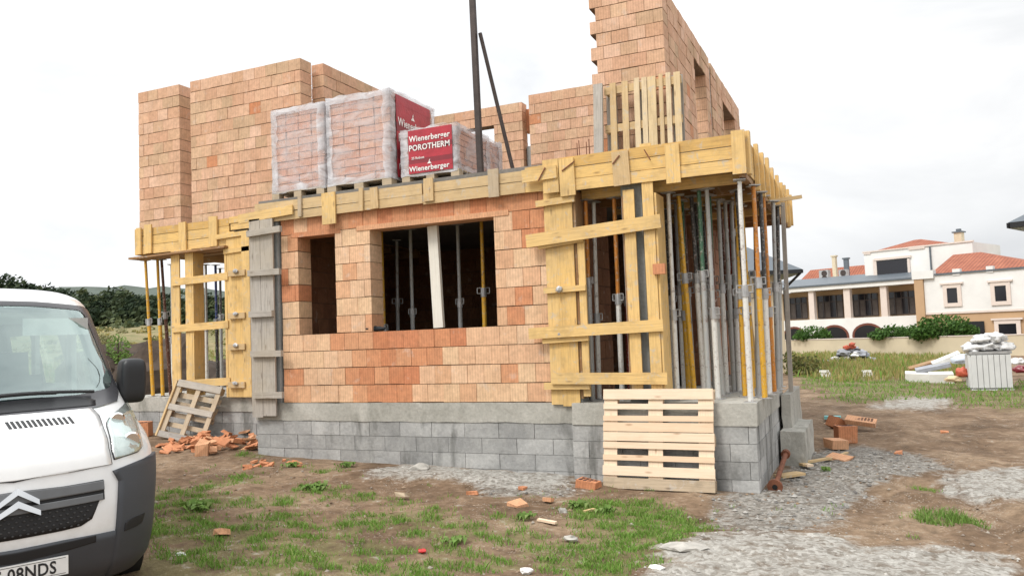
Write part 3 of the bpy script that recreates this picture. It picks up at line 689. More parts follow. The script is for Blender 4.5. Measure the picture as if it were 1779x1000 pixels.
def printed(parent, origin, ux, w, z0, z1, nrm, lines, tri):
    """red printed sheet on a vertical side; origin = bottom start, ux = reading direction"""
    ux = Vector(ux); n = Vector(nrm); o0 = Vector(origin)
    mb = MB(); c = o0 + ux * w / 2 + Vector((0, 0, (z1 - z0) / 2)) + n * .036
    nz = 9
    for i in range(nz):
        za = z0 + (z1 - z0) * i / nz; zb = z0 + (z1 - z0) * (i + 1) / nz
        mb.obox(o0 + ux * w / 2 + Vector((0, 0, (za + zb) / 2 - z0)) + n * (.042 + random.uniform(-.0015, .0015)), ux * w / 2, n * .004, (0, 0, (zb - za) / 2), 'v', 1 if i in (2, 5) else 0)
    sh = mb.build('printed_sheet', [M['label_red'], M['label_dark']], parent)
    for (txt, zc, size, ratio, uo) in lines:
        mw = Matrix(((ux.x, 0, n.x, 0), (ux.y, 0, n.y, 0), (0, 1, 0, 0), (0, 0, 0, 1)))
        p_ = o0 + ux * uo + Vector((0, 0, zc)) + n * .051; mw.translation = p_
        text_mesh(txt, size, .0015, 'lettering', M['white_print'], sh, mw, .0022 if size > .09 else .0005, ratio)
    for (u_, zc, s) in tri:
        mb = MB(); q = o0 + ux * u_ + Vector((0, 0, zc)) + n * .0505
        mb.prism([q - ux * s, q + ux * s, q + Vector((0, 0, s * 1.1))], n, .002); mb.prism([q - ux * s * .3 + Vector((0, 0, s * 1.1)), q + ux * s * .3 + Vector((0, 0, s * 1.1)), q + ux * .3 * s + Vector((0, 0, s * 1.9))], n, .002)
        mb.build('emblem', M['white_print'], sh)
PZ = ST
x1l, x1r = -8.26, -7.32; yp = 9.72
flat_pallet(x1l - .04, x1r, yp - .03, yp + .95, PZ, 'pallet under the leftmost wrapped brick pack'); pack(x1l, x1r, yp, yp + .92, PZ + .15, 5.34, 'leftmost tall brick pack in clear film with no red print')
x2l_, x2r_ = -7.22, -6.16
y2e = W(722, 188, 0, x2r_)[1]
flat_pallet(x2l_ - .04, x2r_ + .02, yp - .03, yp + 1.25, PZ, 'pallet under the tall brick pack with the red printed side')
p2 = pack(x2l_, x2r_, yp, yp + 1.25, PZ + .15, 5.36, 'tall brick pack in film with a red printed sheet on its right side')
printed(p2, (x2r_, yp + .12, PZ + .16), (0, 1, 0), .98, PZ + .16, 5.33, (1, 0, 0), [('Wienerberger', .77, .17, .86, .03), ('POROTHERM', .53, .17, .86, .03), ('POROTHERM', .12, .12, .9, .03)], [(.45, .92, .055)])
mb = MB(); mb.box(x2r_ + .05, x2r_ + .054, yp + .86, yp + 1.02, 4.83, 4.97); mb.build('paper_label', M['white_print'], p2)
x3l_, x3r_ = -5.98, -4.98; yp3 = 9.78
x3r_ = WX(792, 250, yp3)
flat_pallet(x3l_ - .02, x3r_ + .05, yp3 - .03, yp3 + 1.0, PZ, 'pallet under the low brick pack with the red printed front')
p3 = pack(x3l_, x3r_ + .0, yp3, yp3 + 1.0, PZ + .15, 4.72, 'low brick pack with a red printed front beside the steel post', .095)
pw = (WX(788, 250, yp3) - WX(712, 250, yp3))
printed(p3, (WX(712, 250, yp3), yp3, PZ + .15), (1, 0, 0), pw, PZ + .15, 4.72, (0, -1, 0), [('Wienerberger', .455, .115, .93, .02), ('POROTHERM', .325, .115, .93, .01), ('25 Robust', .20, .05, 1, .05), ('Wienerberger', .03, .10, 1.05, .01)], [(pw * .48, .115, .035)])
x4 = WX(838, 230, 11.0)
x4r = WX(862, 260, 11.6); flat_pallet(x4 - .35, x4r, 10.95, 11.8, PZ, 'pallet under the brick pack behind the steel post'); pack(x4 - .33, x4r - .02, 10.98, 11.78, PZ + .15, 4.86, 'smaller film wrapped brick pack mostly hidden behind the steel post')
# ---------------------------------------------------------------- hoist post
hp = thing('hoist_post', 'dark steel post with a slanting brace rising above the terrace edge', 'steel post')
xq = WX(833, 292, 9.72)
mb = MB(); mb.obox((xq - .005, 9.72, 5.6), (.036, 0, 0), (0, .036, 0), (-.02, 0, 1.66)); mb.build('post', M['steel'], hp)
mb = MB(); mb.box(xq - .14, xq + .17, 9.6, 9.86, ST + .0, ST + .015); mb.build('base_plate', M['steel'], hp)
bt = Vector(W(834, 58, 1, 9.78)); bb = Vector(W(893, 290, 1, 10.0)); bb.z = ST
mb = MB(); mb.tube(bt, bb, .027, n=12); mb.build('brace', M['steel'], hp)
# ---------------------------------------------------------------- concrete step and right hand debris
mb = MB()
a = G(1366, 795); c_ = G(1398, 800)
zt = .42
q0 = Vector(W(1361, 751, 1, a.y)); q1 = Vector(W(1400, 742, 1, a.y))
sx0, sx1, sy0 = -1.22, a.x + (c_.x - a.x) + .02, a.y
bm = bmesh.new()
M['hole'] = plain('brick_hollow', (.07, .03, .02), .9, bmp=0)
def irregular_block(name, x0, x1, y0, y1, z0, z1, mat, jit=.012, rz=0.0, cuts=6, parent=None):
    bm = bmesh.new(); bmesh.ops.create_cube(bm, size=1); bmesh.ops.subdivide_edges(bm, edges=bm.edges[:], cuts=cuts, use_grid_fill=True)
    R = Matrix.Rotation(rz, 3, 'Z'); c = Vector(((x0 + x1) / 2, (y0 + y1) / 2, (z0 + z1) / 2))
    for v in bm.verts:
        q = Vector((v.co.x * (x1 - x0), v.co.y * (y1 - y0), v.co.z * (z1 - z0))); v.co = c + R @ q; v.co += noise.noise_vector(v.co * 5) * jit + noise.noise_vector(v.co * 14) * jit * .5
    me = bpy.data.meshes.new(name); bm.to_mesh(me); bm.free(); me.materials.append(mat)
    o = bpy.data.objects.new(name, me); COL.objects.link(o); o.parent = parent; return o
st = thing('concrete_step', 'rough concrete entrance step at the far end of the porch plinth', 'step')
ys = 11.35; xs0 = -1.21; xs1 = WX(1400, 780, ys)
irregular_block('lower_step', xs0, xs1, ys, ys + 1.5, -.25, WZ(1380, 749, ys), M['conc'], .014, 0, 6, st)
irregular_block('side_wall', xs0 + .0, xs0 + .12, ys + .35, ys + 2.0, -.2, .80, M['conc'], .012, 0, 6, st)
def brick_block(name, p, size, rot, mat, label, cat, group, ridges=True):
    mb = MB(); sx, sy, sz = size; nv = len(mb.v)
    mb.box(-sx / 2, sx / 2, -sy / 2, sy / 2, 0, sz, 'v')
    mb.v = [tuple(c * random.uniform(.9, 1.06) for c in v) for v in mb.v]
    if ridges:
        nx_, ny_ = max(2, int(sx / .06)), max(2, int(sy / .06))
        for i in range(nx_):
            for j in range(ny_): a, b_ = -sx * .42 + sx * .84 * i / nx_, -sy * .42 + sy * .84 * j / ny_; mb.box(a + .008, a + sx * .84 / nx_ - .008, b_ + .008, b_ + sy * .84 / ny_ - .008, sz * .8, sz * .985, 'v', 1)
    o = mb.build(name, [mat, M['hole']]); o.location = p; o.rotation_euler = rot; return tag(o, label, cat, group)
g = G(1469, 766); brick_block('hollow_brick', (g.x, g.y, g.z - .01), (.30, .25, .26), (.03, .02, .35), M['rubble'], 'upright orange hollow brick right of the concrete step', 'brick', 'stray bricks')
g = G(1448, 747); brick_block('hollow_brick', (g.x, g.y + .25, g.z), (.28, .22, .2), (.2, .5, .9), M['rubble'], 'tipped orange brick behind the upright one right of the step', 'brick', 'stray bricks')
g = G(1495, 748); brick_block('hollow_brick', (g.x, g.y + .1, g.z + .12), (.5, .25, .08), (.25, .12, -.1), M['brick'], 'pale flat brick slab propped on the upright orange brick', 'brick', 'stray bricks')
g = G(1453, 778); brick_block('hollow_brick', (g.x, g.y, g.z), (.26, .3, .13), (0, .05, .5), M['brick'], 'pale grey topped brick lying in front of the upright orange one', 'brick', 'stray bricks')
g = G(1458, 798); brick_block('brick_shard', (g.x, g.y, g.z + .01), (.30, .22, .04), (.15, .1, -.5), M['brick'], 'pale brick shard lying on the grey gravel nearest the step', 'brick', 'stray bricks', False)
for i, (a, b_, w_, mt, lb) in enumerate((((1395, 806), (1440, 800), .05, 'pale_wood', 'thin pale stick on the ground below the concrete step'), ((1368, 800), (1400, 812), .07, 'pale_wood', 'short pale timber offcut against the step'), ((1352, 830), (1392, 826), .16, 'pale_wood', 'broad plank offcut lying beside the rusty pipe'), ((1385, 805), (1408, 813), .09, 'new_wood', 'whitish wood block end near the step'), ((1440, 800), (1472, 790), .04, 'pale_wood', 'narrow lath lying near the brick shard'), ((1432, 738), (1462, 741), .06, 'new_wood', 'pale board piece behind the step'))):
    A = G(*a); B = G(*b_); A.z += .02; B.z += .035; mb = MB(); mb.beam(A, B, .03, w_, (0, 0, 1)); tag(mb.build('wood_offcut', M[mt]), lb, 'wood offcut', 'wood offcuts by the step')
mb = MB(); A = G(1432, 728); mb.box(A.x, A.x + .3, A.y, A.y + .15, A.z, A.z + .06); tag(mb.build('foam_scrap', plain('turquoise_foam', (.25, .6, .6), .8)), 'turquoise scrap lying behind the concrete step', 'scrap')
rp = thing('rusty_pipe', 'rusty iron pipe with a round end plate leaning at the foot of the plinth corner', 'pipe')
A = G(1347, 852); B = Vector(W(1365, 788, 1, 10.6)); A.z += .05; B.z = max(B.z, .1)
mb = MB(); mb.tube(A, B, .03, n=14); mb.build('tube', M['rust'], rp)
d_ = (B - A).normalized()
mb = MB(); mb.tube(A - d_ * .02, A + d_ * .01, .085, n=18); mb.build('flange', M['rust'], rp); mb = MB(); mb.tube(B - d_ * .03, B + d_ * .03, .055, n=12); mb.build('collar', M['rust'], rp)
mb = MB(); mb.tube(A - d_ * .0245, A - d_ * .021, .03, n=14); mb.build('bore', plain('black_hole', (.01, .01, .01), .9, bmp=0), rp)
mb = MB(); mb.beam(Vector((-1.14, 12.3, -.1)), Vector((WX(1362, 392, 12.3), 12.3, 3.55)), .05, .06, (0, 1, 0)); tag(mb.build('timber_strut', M['grey_wood']), 'thin grey timber upright at the far right end of the porch', 'timber')
# red brick at the plinth foot, brick in front of left plinth
g = G(1022, 847); brick_block('red_brick', (g.x, g.y, g.z - .02), (.27, .14, .12), (.1, .12, -.25), M['rubble'], 'red brick lying left of the fresh leaning pallet', 'brick', 'stray bricks')
g = G(250, 757); brick_block('orange_brick', (g.x, 10.35, ground(g.x, 10.35)), (.26, .25, .25), (0, 0, .5), M['rubble'], 'whole orange brick standing left of the old grey pallet', 'brick', 'stray bricks')
# rubble heap
def shard(px, py, s, rot, mat, lab, grp, lift=0.0, kind='brick'):
    g = G(px, py); mb = MB(); mb.box(-s[0] / 2, s[0] / 2, -s[1] / 2, s[1] / 2, 0, s[2], 'v'); mb.v = [(v[0] * random.uniform(.6, 1.1), v[1] * random.uniform(.6, 1.1), v[2] * random.uniform(.7, 1.1)) for v in mb.v]
    o = mb.build('broken_brick', mat); o.location = (g.x, g.y, g.z + lift); o.rotation_euler = rot
    return tag(o, lab, 'brick', grp)
random.seed(21)
for i in range(70):
    t = random.random(); px = 285 + 160 * t + random.uniform(-8, 8); py = random.uniform(762, 790) if px < 400 else random.uniform(755, 783)
    if px > 440: px = 438
    core_ = math.exp(-((px - 390) / 60) ** 2)
    shard(px, py, (random.uniform(.10, .30), random.uniform(.07, .18), random.uniform(.02, .065)), (random.uniform(-.5, .5), random.uniform(-.5, .5), random.uniform(0, 3)), M['rubble'] if random.random() < .8 else M['brick'],
          'broken red brick piece in the rubble heap below the old grey pallet', 'broken bricks in the rubble heap', random.uniform(0, .16) * core_)
shard(352, 791, (.24, .2, .22), (.1, .15, .6), M['brick'], 'largest pale orange brick at the front of the rubble heap', 'broken bricks in the rubble heap')
shard(434, 780, (.3, .2, .06), (.2, -.3, .4), M['brick'], 'pale flat brick at the right end of the rubble heap', 'broken bricks in the rubble heap')
for i in range(16):
    px = random.uniform(425, 520); shard(px, random.uniform(800, 816), (random.uniform(.06, .18), random.uniform(.05, .12), random.uniform(.02, .05)), (random.uniform(-.3, .3), random.uniform(-.3, .3), random.uniform(0, 3)), M['rubble'],
          'small broken brick bit scattered at the foot of the plinth left corner', 'brick bits along the plinth')
for (px, py, s, mt, lb) in ((821, 858, .09, 'rubble', 'small reddish brick bit on the dirt left of the pale gravel'), (908, 850, .09, 'rubble', 'small red brick bit on the pale gravel at the plinth'), (900, 880, .14, 'brick', 'pale orange shard on bare dirt right of centre'), (950, 870, .09, 'brick', 'tiny pale shard between grass and gravel'), (385, 928, .12, 'brick', 'pale brick bit in the grass right of the van bumper'), (700, 862, .12, 'old_wood', 'brownish chip on the dirt below the big window'), (1562, 790, .12, 'rubble', 'red brick bit on the dirt right of the grey gravel'), (1640, 752, .1, 'rubble', 'red fragment on the bare soil at the right')):
    shard(px, py, (s * 1.4, s, s * .45), (random.uniform(-.2, .2), random.uniform(-.2, .2), random.uniform(0, 3)), M[mt], lb, None)
M['litter'] = plain('white_plastic', (.80, .80, .78), .5, bmp=.4, scale=20)
M['stone'] = plain('pale_stone', (.42, .40, .36), .9, var=.3, scale=10, bmp=.5)
def litter(px, py, s, lab, cat='litter', mat='litter', sd=1, name='litter_scrap', flat=.5):
    g = G(px, py); mb = MB(); mb.lump((g.x, g.y, g.z + s * .3), s, s * .8, s * flat, 2, .6, sd, None, 0, 2.5); return tag(mb.build(name, M[mat]), lab, cat)
litter(314, 968, .055, 'white crumpled paper on the grass beside the van bumper', sd=2)
litter(979, 892, .05, 'pale lump of plaster standing at the edge of the green grass', 'stone', 'stone', 4, 'plaster_lump', .9)
litter(992, 938, .06, 'rounded pale stone in the grass', 'stone', 'stone', 6, 'stone')
litter(1140, 993, .07, 'white scrap at the edge of the pale gravel', sd=8)
litter(915, 994, .05, 'white scrap in the grass at the picture bottom', sd=9)
M['redpl'] = plain('red_plastic', (.6, .03, .03), .4, bmp=0)
litter(734, 958, .035, 'small bright red scrap on the dirt', mat='redpl', sd=10)
litter(728, 818, .13, 'dark grey clod on the pale gravel at the plinth foot', 'stone', 'stone', 12, 'clod', .45)
litter(1188, 962, .18, 'dark stone slab in the pale gravel at the bottom right', 'stone', 'stone', 14, 'stone', .22)
mb = MB(); A = G(935, 907); B = G(966, 911); A.z += .03; B.z += .02; mb.beam(A, B, .02, .05, (0, 0, 1)); tag(mb.build('wood_chip', M['new_wood']), 'pale wood chip lying in the grass left of the gravel', 'wood chip')
mb = MB(); A = G(1015, 893); B = G(1033, 889); A.z += .03; B.z += .03; mb.beam(A, B, .02, .04, (0, 0, 1)); tag(mb.build('wood_chip', M['pale_wood']), 'brown stick beside the leafy weed in front of the pallet', 'wood chip')
# ---------------------------------------------------------------- van
VH, VSC = 1.164, 1.05
VPOS = Vector((-5.0, 3.40, 0.015))
va = Vector((math.cos(VH), math.sin(VH), 0)); vb = Vector((-math.sin(VH), math.cos(VH), 0))
van = thing('van', 'white delivery van with dark grey bumper parked at the left of the yard', 'van', VPOS, VH)
van.scale = (VSC, VSC, VSC)
ROWS = np.array([(.16, .16, .82, .40), (.30, .03, .875, .40), (.50, 0, .89, .38), (.64, .012, .905, .38), (.80, .04, .93, .40), (.95, .085, .945, .43), (1.05, .16, .94, .45), (1.15, .35, .925, .42), (1.25, .58, .91, .37), (1.33, .72, .90, .34),
                 (1.6, .955, .875, .335), (1.85, 1.17, .845, .335), (2.03, 1.33, .815, .34), (2.10, 1.45, .79, .36), (2.16, 1.66, .74, .37), (2.205, 1.98, .68, .37), (2.24, 2.5, .60, .30)])
def vrow(z):
    z = min(max(z, ROWS[0, 0]), ROWS[-1, 0]); i = int(min(max(np.searchsorted(ROWS[:, 0], z) - 1, 0), len(ROWS) - 2))
    t = (z - ROWS[i, 0]) / (ROWS[i + 1, 0] - ROWS[i, 0]); h = ROWS[i + 1, 0] - ROWS[i, 0]; o = []
    for c in (1, 2, 3):
        def sl(k):
            if k == 0 or k == len(ROWS) - 1: return 0 if False else ((ROWS[1, c] - ROWS[0, c]) / (ROWS[1, 0] - ROWS[0, 0]) if k == 0 else (ROWS[-1, c] - ROWS[-2, c]) / (ROWS[-1, 0] - ROWS[-2, 0]))
            a = (ROWS[k, c] - ROWS[k - 1, c]) / (ROWS[k, 0] - ROWS[k - 1, 0]); b_ = (ROWS[k + 1, c] - ROWS[k, c]) / (ROWS[k + 1, 0] - ROWS[k, 0])
            return 0 if a * b_ <= 0 else 2 * a * b_ / (a + b_)
        m0, m1 = sl(i), sl(i + 1)
        o.append((2 * t**3 - 3 * t**2 + 1) * ROWS[i, c] + (t**3 - 2 * t**2 + t) * h * m0 + (-2 * t**3 + 3 * t**2) * ROWS[i + 1, c] + (t**3 - t**2) * h * m1)
    return o
def S(u, z):
    b0, w, c = vrow(z); q = min(abs(u) / w, .99999); return b0 + c * (1 - (1 - q ** 2.4) ** (1 / 1.8))
def Snorm(u, z):
    e = .004; du = (S(u + e, z) - S(u - e, z)) / (2 * e); dz = (S(u, z + e) - S(u, z - e)) / (2 * e)
    n = Vector((du, -1, dz)); n.normalize(); return n
def P(u, z, off=0.0): return Vector((u, S(u, z), z)) + Snorm(u, z) * off
inv_van = (Matrix.Translation(VPOS) @ Matrix.Rotation(VH, 4, 'Z') @ Matrix.Scale(VSC, 4)).inverted()
def uz(px, py):
    """where the sight line meets the body front, in the van's own coordinates"""
    o = inv_van @ Vector(CAM); d = (inv_van.to_3x3() @ Vector(ray(px, py))); prev = None; t = 1.5; best = None
    while t < 12:
        p = o + d * t; w = vrow(p.z)[1]; over = abs(p.x) - w * .995
        s = p.y - S(p.x, p.z)
        if over <= 0 and s >= 0 : return (p.x, p.z)
        if best is None or max(over, 0) + max(-s, 0) < best[0]: best = (max(over, 0) + max(-s, 0), p.x, p.z)
        t += .008
    u, z = best[1], best[2]; w = vrow(z)[1]; return (max(-w * .99, min(w * .99, u)), z)
def scan(poly, z):
    xs = []
    for (u0, z0), (u1, z1) in zip(poly, poly[1:] + poly[:1]):
        if (z0 <= z < z1) or (z1 <= z < z0): xs.append(u0 + (u1 - u0) * (z - z0) / (z1 - z0))
    return (min(xs), max(xs)) if len(xs) >= 2 else None
def inside(poly, u, z):
    s = scan(poly, z); return s is not None and s[0] <= u <= s[1]
def patch(poly, name, mat, off=.006, nr=14, ncol=14, both=False, thick=.012, parent=None, smooth=True):
    zs = sorted(set([p[1] for p in poly])); z0, z1 = zs[0], zs[-1]; lv = sorted(set([z0 + 1e-4, z1 - 1e-4] + [z0 + (z1 - z0) * (i + .5) / nr for i in range(nr)] + [z + d for z in zs[1:-1] for d in (-1e-4, 1e-4)]))
    mb = MB()
    for sg in ((1, -1) if both else (1,)):
        grid = []
        for z in lv:
            s = scan(poly, z)
            if s is None: continue
            w = vrow(z)[1]; a0, a1 = [math.asin(max(-.999, min(.999, x / w))) for x in s]
            grid.append([(w * math.sin(a0 + (a1 - a0) * j / ncol) * sg, z) for j in range(ncol + 1)])
        base = len(mb.v); nr_, nc_ = len(grid), ncol + 1
        for o_ in (off, off - thick):
            for row in grid:
                for (u, z) in row: mb.v.append(tuple(P(u, z, o_)))
        L = nr_ * nc_
        for i in range(nr_ - 1):
            for j in range(nc_ - 1):
                q = (base + i * nc_ + j, base + i * nc_ + j + 1, base + (i + 1) * nc_ + j + 1, base + (i + 1) * nc_ + j)
                mb.face(q if sg > 0 else q[::-1])
        bd = [i * nc_ for i in range(nr_)] + [(nr_ - 1) * nc_ + j for j in range(1, nc_)] + [i * nc_ + nc_ - 1 for i in range(nr_ - 2, -1, -1)] + [j for j in range(nc_ - 2, 0, -1)]
        for a, b_ in zip(bd, bd[1:] + bd[:1]):
            q = (base + a, base + b_, base + L + b_, base + L + a); mb.face(q[::-1] if sg < 0 else q)
    return mb.build(name, mat, parent or van, smooth)
def mir(half): return half + [(-u, z) for (u, z) in half[::-1]]
# paint and other materials
def carpaint(name, col, rough, coat):
    mt, nt, b = nmat(name); ob = texco(nt); n = noisef(nt, ob, 5, 5, .6)
    c = mix(nt, 1.0, col, ramp(nt, n, [(.3, .93), (.7, 1.03)]), 'MULTIPLY'); zz_ = nt.nodes.new('ShaderNodeSeparateXYZ'); nt.links.new(ob, zz_.inputs[0]); dz_ = ramp(nt, mth(nt, 'ADD', zz_.outputs[2], mth(nt, 'MULTIPLY', noisef(nt, ob, 6, 6, .7), .8)), [(.5, .55), (1.1, 0)]); c = mix(nt, dz_, c, (.42, .37, .30)); nt.links.new(c, b.inputs['Base Color']); b.inputs['Roughness'].default_value = rough; b.inputs['Coat Weight'].default_value = coat; b.inputs['Coat Roughness'].default_value = .05; return mt
M['vwhite'] = carpaint('white_paint', (.80, .80, .79), .22, .9)
M['vgrey'] = plain('grey_bumper_plastic', (.048, .052, .06), .5, var=.1, scale=4, bmp=.08)
M['vdark'] = plain('black_plastic', (.015, .016, .018), .45, bmp=.05)
M['vmesh'] = plain('grille_black', (.008, .008, .009), .6, bmp=0)
M['chrome'] = plain('chrome', (.80, .81, .82), .12, 1.0, .02, 5, 0)
M['tyre'] = plain('tyre_rubber', (.02, .02, .02), .85, bmp=.2)
M['vint'] = plain('dashboard_plastic', (.10, .11, .11), .7)
M['vfab'] = plain('seat_fabric', (.12, .13, .15), .9)
M['vlin'] = plain('van_lining', (.50, .50, .48), .8)
def glassmat(name, tint, lo, hi):
    mt, nt, b = nmat(name); nt.nodes.remove(b); out = [n for n in nt.nodes if n.type == 'OUTPUT_MATERIAL'][0]
    tr = nt.nodes.new('ShaderNodeBsdfTransparent'); tr.inputs[0].default_value = (*tint, 1); gl = nt.nodes.new('ShaderNodeBsdfGlossy'); gl.inputs['Roughness'].default_value = .03; gl.inputs[0].default_value = (.78, .92, .90, 1)
    lw = nt.nodes.new('ShaderNodeLayerWeight'); lw.inputs[0].default_value = .5; ms = nt.nodes.new('ShaderNodeMixShader')
    nt.links.new(ramp(nt, lw.outputs['Facing'], [(0, lo), (1, hi)]), ms.inputs[0]); nt.links.new(tr.outputs[0], ms.inputs[1]); nt.links.new(gl.outputs[0], ms.inputs[2]); nt.links.new(ms.outputs[0], out.inputs[0]); return mt
M['vglass'] = glassmat('windscreen_glass', (.76, .88, .85), .20, .56)
M['lamp'] = glassmat('headlamp_glass', (.86, .88, .86), .12, .5)
# outlines (right half), taken from where sight lines meet the modelled body
ws_out = [(0, uz(0, 523)[1]), uz(60, 525), uz(110, 529), uz(144, 533), uz(153, 541), uz(172, 590), uz(190, 640), uz(205, 681), uz(203, 697), uz(168, 708), uz(100, 712), uz(40, 716), (0, uz(5, 718)[1])]
ws_in = [(0, uz(0, 531)[1]), uz(60, 533), uz(110, 537), uz(138, 540), uz(146, 549), uz(164, 592), uz(180, 630), uz(192, 660), uz(189, 674), uz(137, 686), uz(60, 693), (0, uz(5, 699)[1])]
def mono(h):
    o = [h[0]]
    for (u, z) in h[1:]: o.append((max(u, 0), min(z, o[-1][1] - .002)))
    o[-1] = (0, o[-1][1]); return o
ws_out = mono(ws_out); ws_in = mono(ws_in)
WO, WI = mir(ws_out), mir(ws_in)
WCUT = [(u * 1.02, z + (.008 if z > 1.7 else -.012)) for (u, z) in WI]
# body shell
zrows = sorted(set(list(np.linspace(.16, 2.24, 66)) + list(np.linspace(2.1, 2.24, 9))))
NA, NB, YR = 22, 26, 4.95
def ring(z):
    b0, w, c = vrow(z); pts = []
    for j in range(NA + 1):
        u = w * math.sin(math.pi / 2 * j / NA); pts.append((u, S(u, z), z))
    for j in range(1, NB + 1): pts.append((w, (b0 + c) + (YR - b0 - c) * j / NB, z))
    return pts
rows = [ring(z) for z in zrows]; ncol = NA + NB + 1
mb = MB(); gl = MB(); wheels = (0.98, 4.02)
for sg in (1, -1):
    b_ = len(mb.v); bg = len(gl.v)
    for r_ in rows:
        for (u, y, z) in r_: mb.v.append((u * sg, y, z)); gl.v.append((u * sg * 1.002, y, z))
    for i in range(len(rows) - 1):
        for j in range(ncol - 1):
            q = [rows[i][j], rows[i][j + 1], rows[i + 1][j + 1], rows[i + 1][j]]; cu = sum(p[0] for p in q) / 4; cy_ = sum(p[1] for p in q) / 4; cz = sum(p[2] for p in q) / 4
            idx = [i * ncol + j, i * ncol + j + 1, (i + 1) * ncol + j + 1, (i + 1) * ncol + j]
            if j < NA and inside(WCUT, cu, cz): continue
            fr = cy_
            if j >= NA + 1 and 1.36 < cz < 1.86 and (j - NA) in (4, 5, 6, 9, 10, 11, 12, 13, 14, 17, 18, 19, 20, 21, 22, 23):
                qq = [bg + k for k in idx]; gl.face(qq if sg > 0 else qq[::-1]); continue
            qq = [b_ + k for k in idx]; mb.face(qq if sg > 0 else qq[::-1])
top = rows[-1]; b_ = len(mb.v)
tp = [(-u, y, z) for (u, y, z) in top[::-1]] + top[1:]
for p in tp: mb.v.append(p)
mb.face(list(range(b_, b_ + len(tp)))[::-1])
b_ = len(mb.v); rear = [(r_[-1][0], YR, r_[-1][2]) for r_ in rows]; rp_ = rear + [(-u, y, z) for (u, y, z) in rear[::-1]]
for p in rp_: mb.v.append(p)
mb.face(list(range(b_, b_ + len(rp_))))
body = mb.build('body', M['vwhite'], van, True)
gl.build('side_window', M['vglass'], van, True)
mb = MB(); mb.box(-.70, .70, .5, 4.9, .17, .30); mb.box(-.66, .66, .4, 1.25, .3, .9); mb.build('chassis', M['vdark'], van)
# windscreen and black edge
patch(WO, 'windscreen', M['vglass'], .004, 26, 24, False, .004)
def strip(outer, inner, name, mat, off):
    """the band between two half outlines, mirrored"""
    def at(poly, t):
        d = [0.0]
        for a, b_ in zip(poly[:-1], poly[1:]): d.append(d[-1] + math.hypot(a[0] - b_[0], a[1] - b_[1]))
        x = t * d[-1]
        for k in range(len(d) - 1):
            if x <= d[k + 1] or k == len(d) - 2:
                f_ = (x - d[k]) / max(1e-9, d[k + 1] - d[k]); return (poly[k][0] + (poly[k + 1][0] - poly[k][0]) * f_, poly[k][1] + (poly[k + 1][1] - poly[k][1]) * f_)
    m2 = MB(); n = 70
    for sg in (1, -1):
        b2 = len(m2.v)
        for i in range(n + 1):
            o_, i_ = at(outer, i / n), at(inner, i / n)
            for k in range(4):
                f_ = k / 3; m2.v.append(tuple(P((o_[0] + (i_[0] - o_[0]) * f_) * sg, o_[1] + (i_[1] - o_[1]) * f_, off)))
        for i in range(n):
            for k in range(3):
                q = (b2 + i * 4 + k, b2 + (i + 1) * 4 + k, b2 + (i + 1) * 4 + k + 1, b2 + i * 4 + k + 1); m2.face(q if sg < 0 else q[::-1])
    return m2.build(name, mat, van, True)
strip(ws_out, ws_in, 'windscreen_border', plain('black_glass_border', (.05, .05, .055), .25, bmp=0), .007)
patch(mir([uz(168, 709), uz(192, 700), uz(202, 698), uz(205, 706), uz(168, 711), uz(100, 719), uz(40, 723)]) if False else mir([(0, uz(5, 702)[1]), (uz(150, 694)[0], uz(5, 702)[1] - .001), (uz(166, 700)[0], uz(5, 710)[1]), (uz(166, 706)[0], uz(5, 719)[1]), (0, uz(5, 720)[1])]), 'cowl_panel', M['vdark'], .012, 5, 20, False, .02)
# wipers
wp0, wp1 = uz(166, 703), uz(0, 704)
mb = MB(); pts = []
for i in range(15):
    t = i / 14; u = wp0[0] + (wp1[0] - wp0[0] - .25) * t; z = uz(5, 710)[1] + .045 + .02 * math.sin(t * 3); pts.append(P(u, z, .035))
mb.path(pts, .012, 6); pts = [P(p.x * .9 + .02, p.z - .035, .045) for p in pts[4:]]; mb.path(pts, .014, 6); mb.build('wiper', M['vdark'], van)
# bonnet outline (raised panel) and vents
bon = [(0, uz(5, 724)[1]), (uz(160, 712)[0], uz(5, 724)[1] - .002), uz(170, 722), uz(178, 745), uz(187, 780), uz(192, 806), uz(120, 820), uz(60, 829), (0, uz(5, 838)[1])]
bon = mono(bon); patch(mir([(0, bon[0][1] + .006)] + [(u + .007, z) for (u, z) in bon[1:-1]] + [(0, bon[-1][1] - .008)]), 'bonnet_gap', M['vdark'], .0085, 30, 26, False, .01); patch(mir(bon), 'bonnet', M['vwhite'], .012, 30, 26, False, .02)
for i in range(13):
    px = 14 + (122 - 14) * i / 12; py = 742 - (742 - 732) * i / 12
    (u, z) = uz(px, py); h = .020; mb = MB()
    patch([(u - .009 - .004, z + h), (u + .009 - .004, z + h), (u + .009 + .004, z - h), (u - .009 + .004, z - h)], 'vent_slot', M['vdark'], .0145, 3, 2, False, .004)
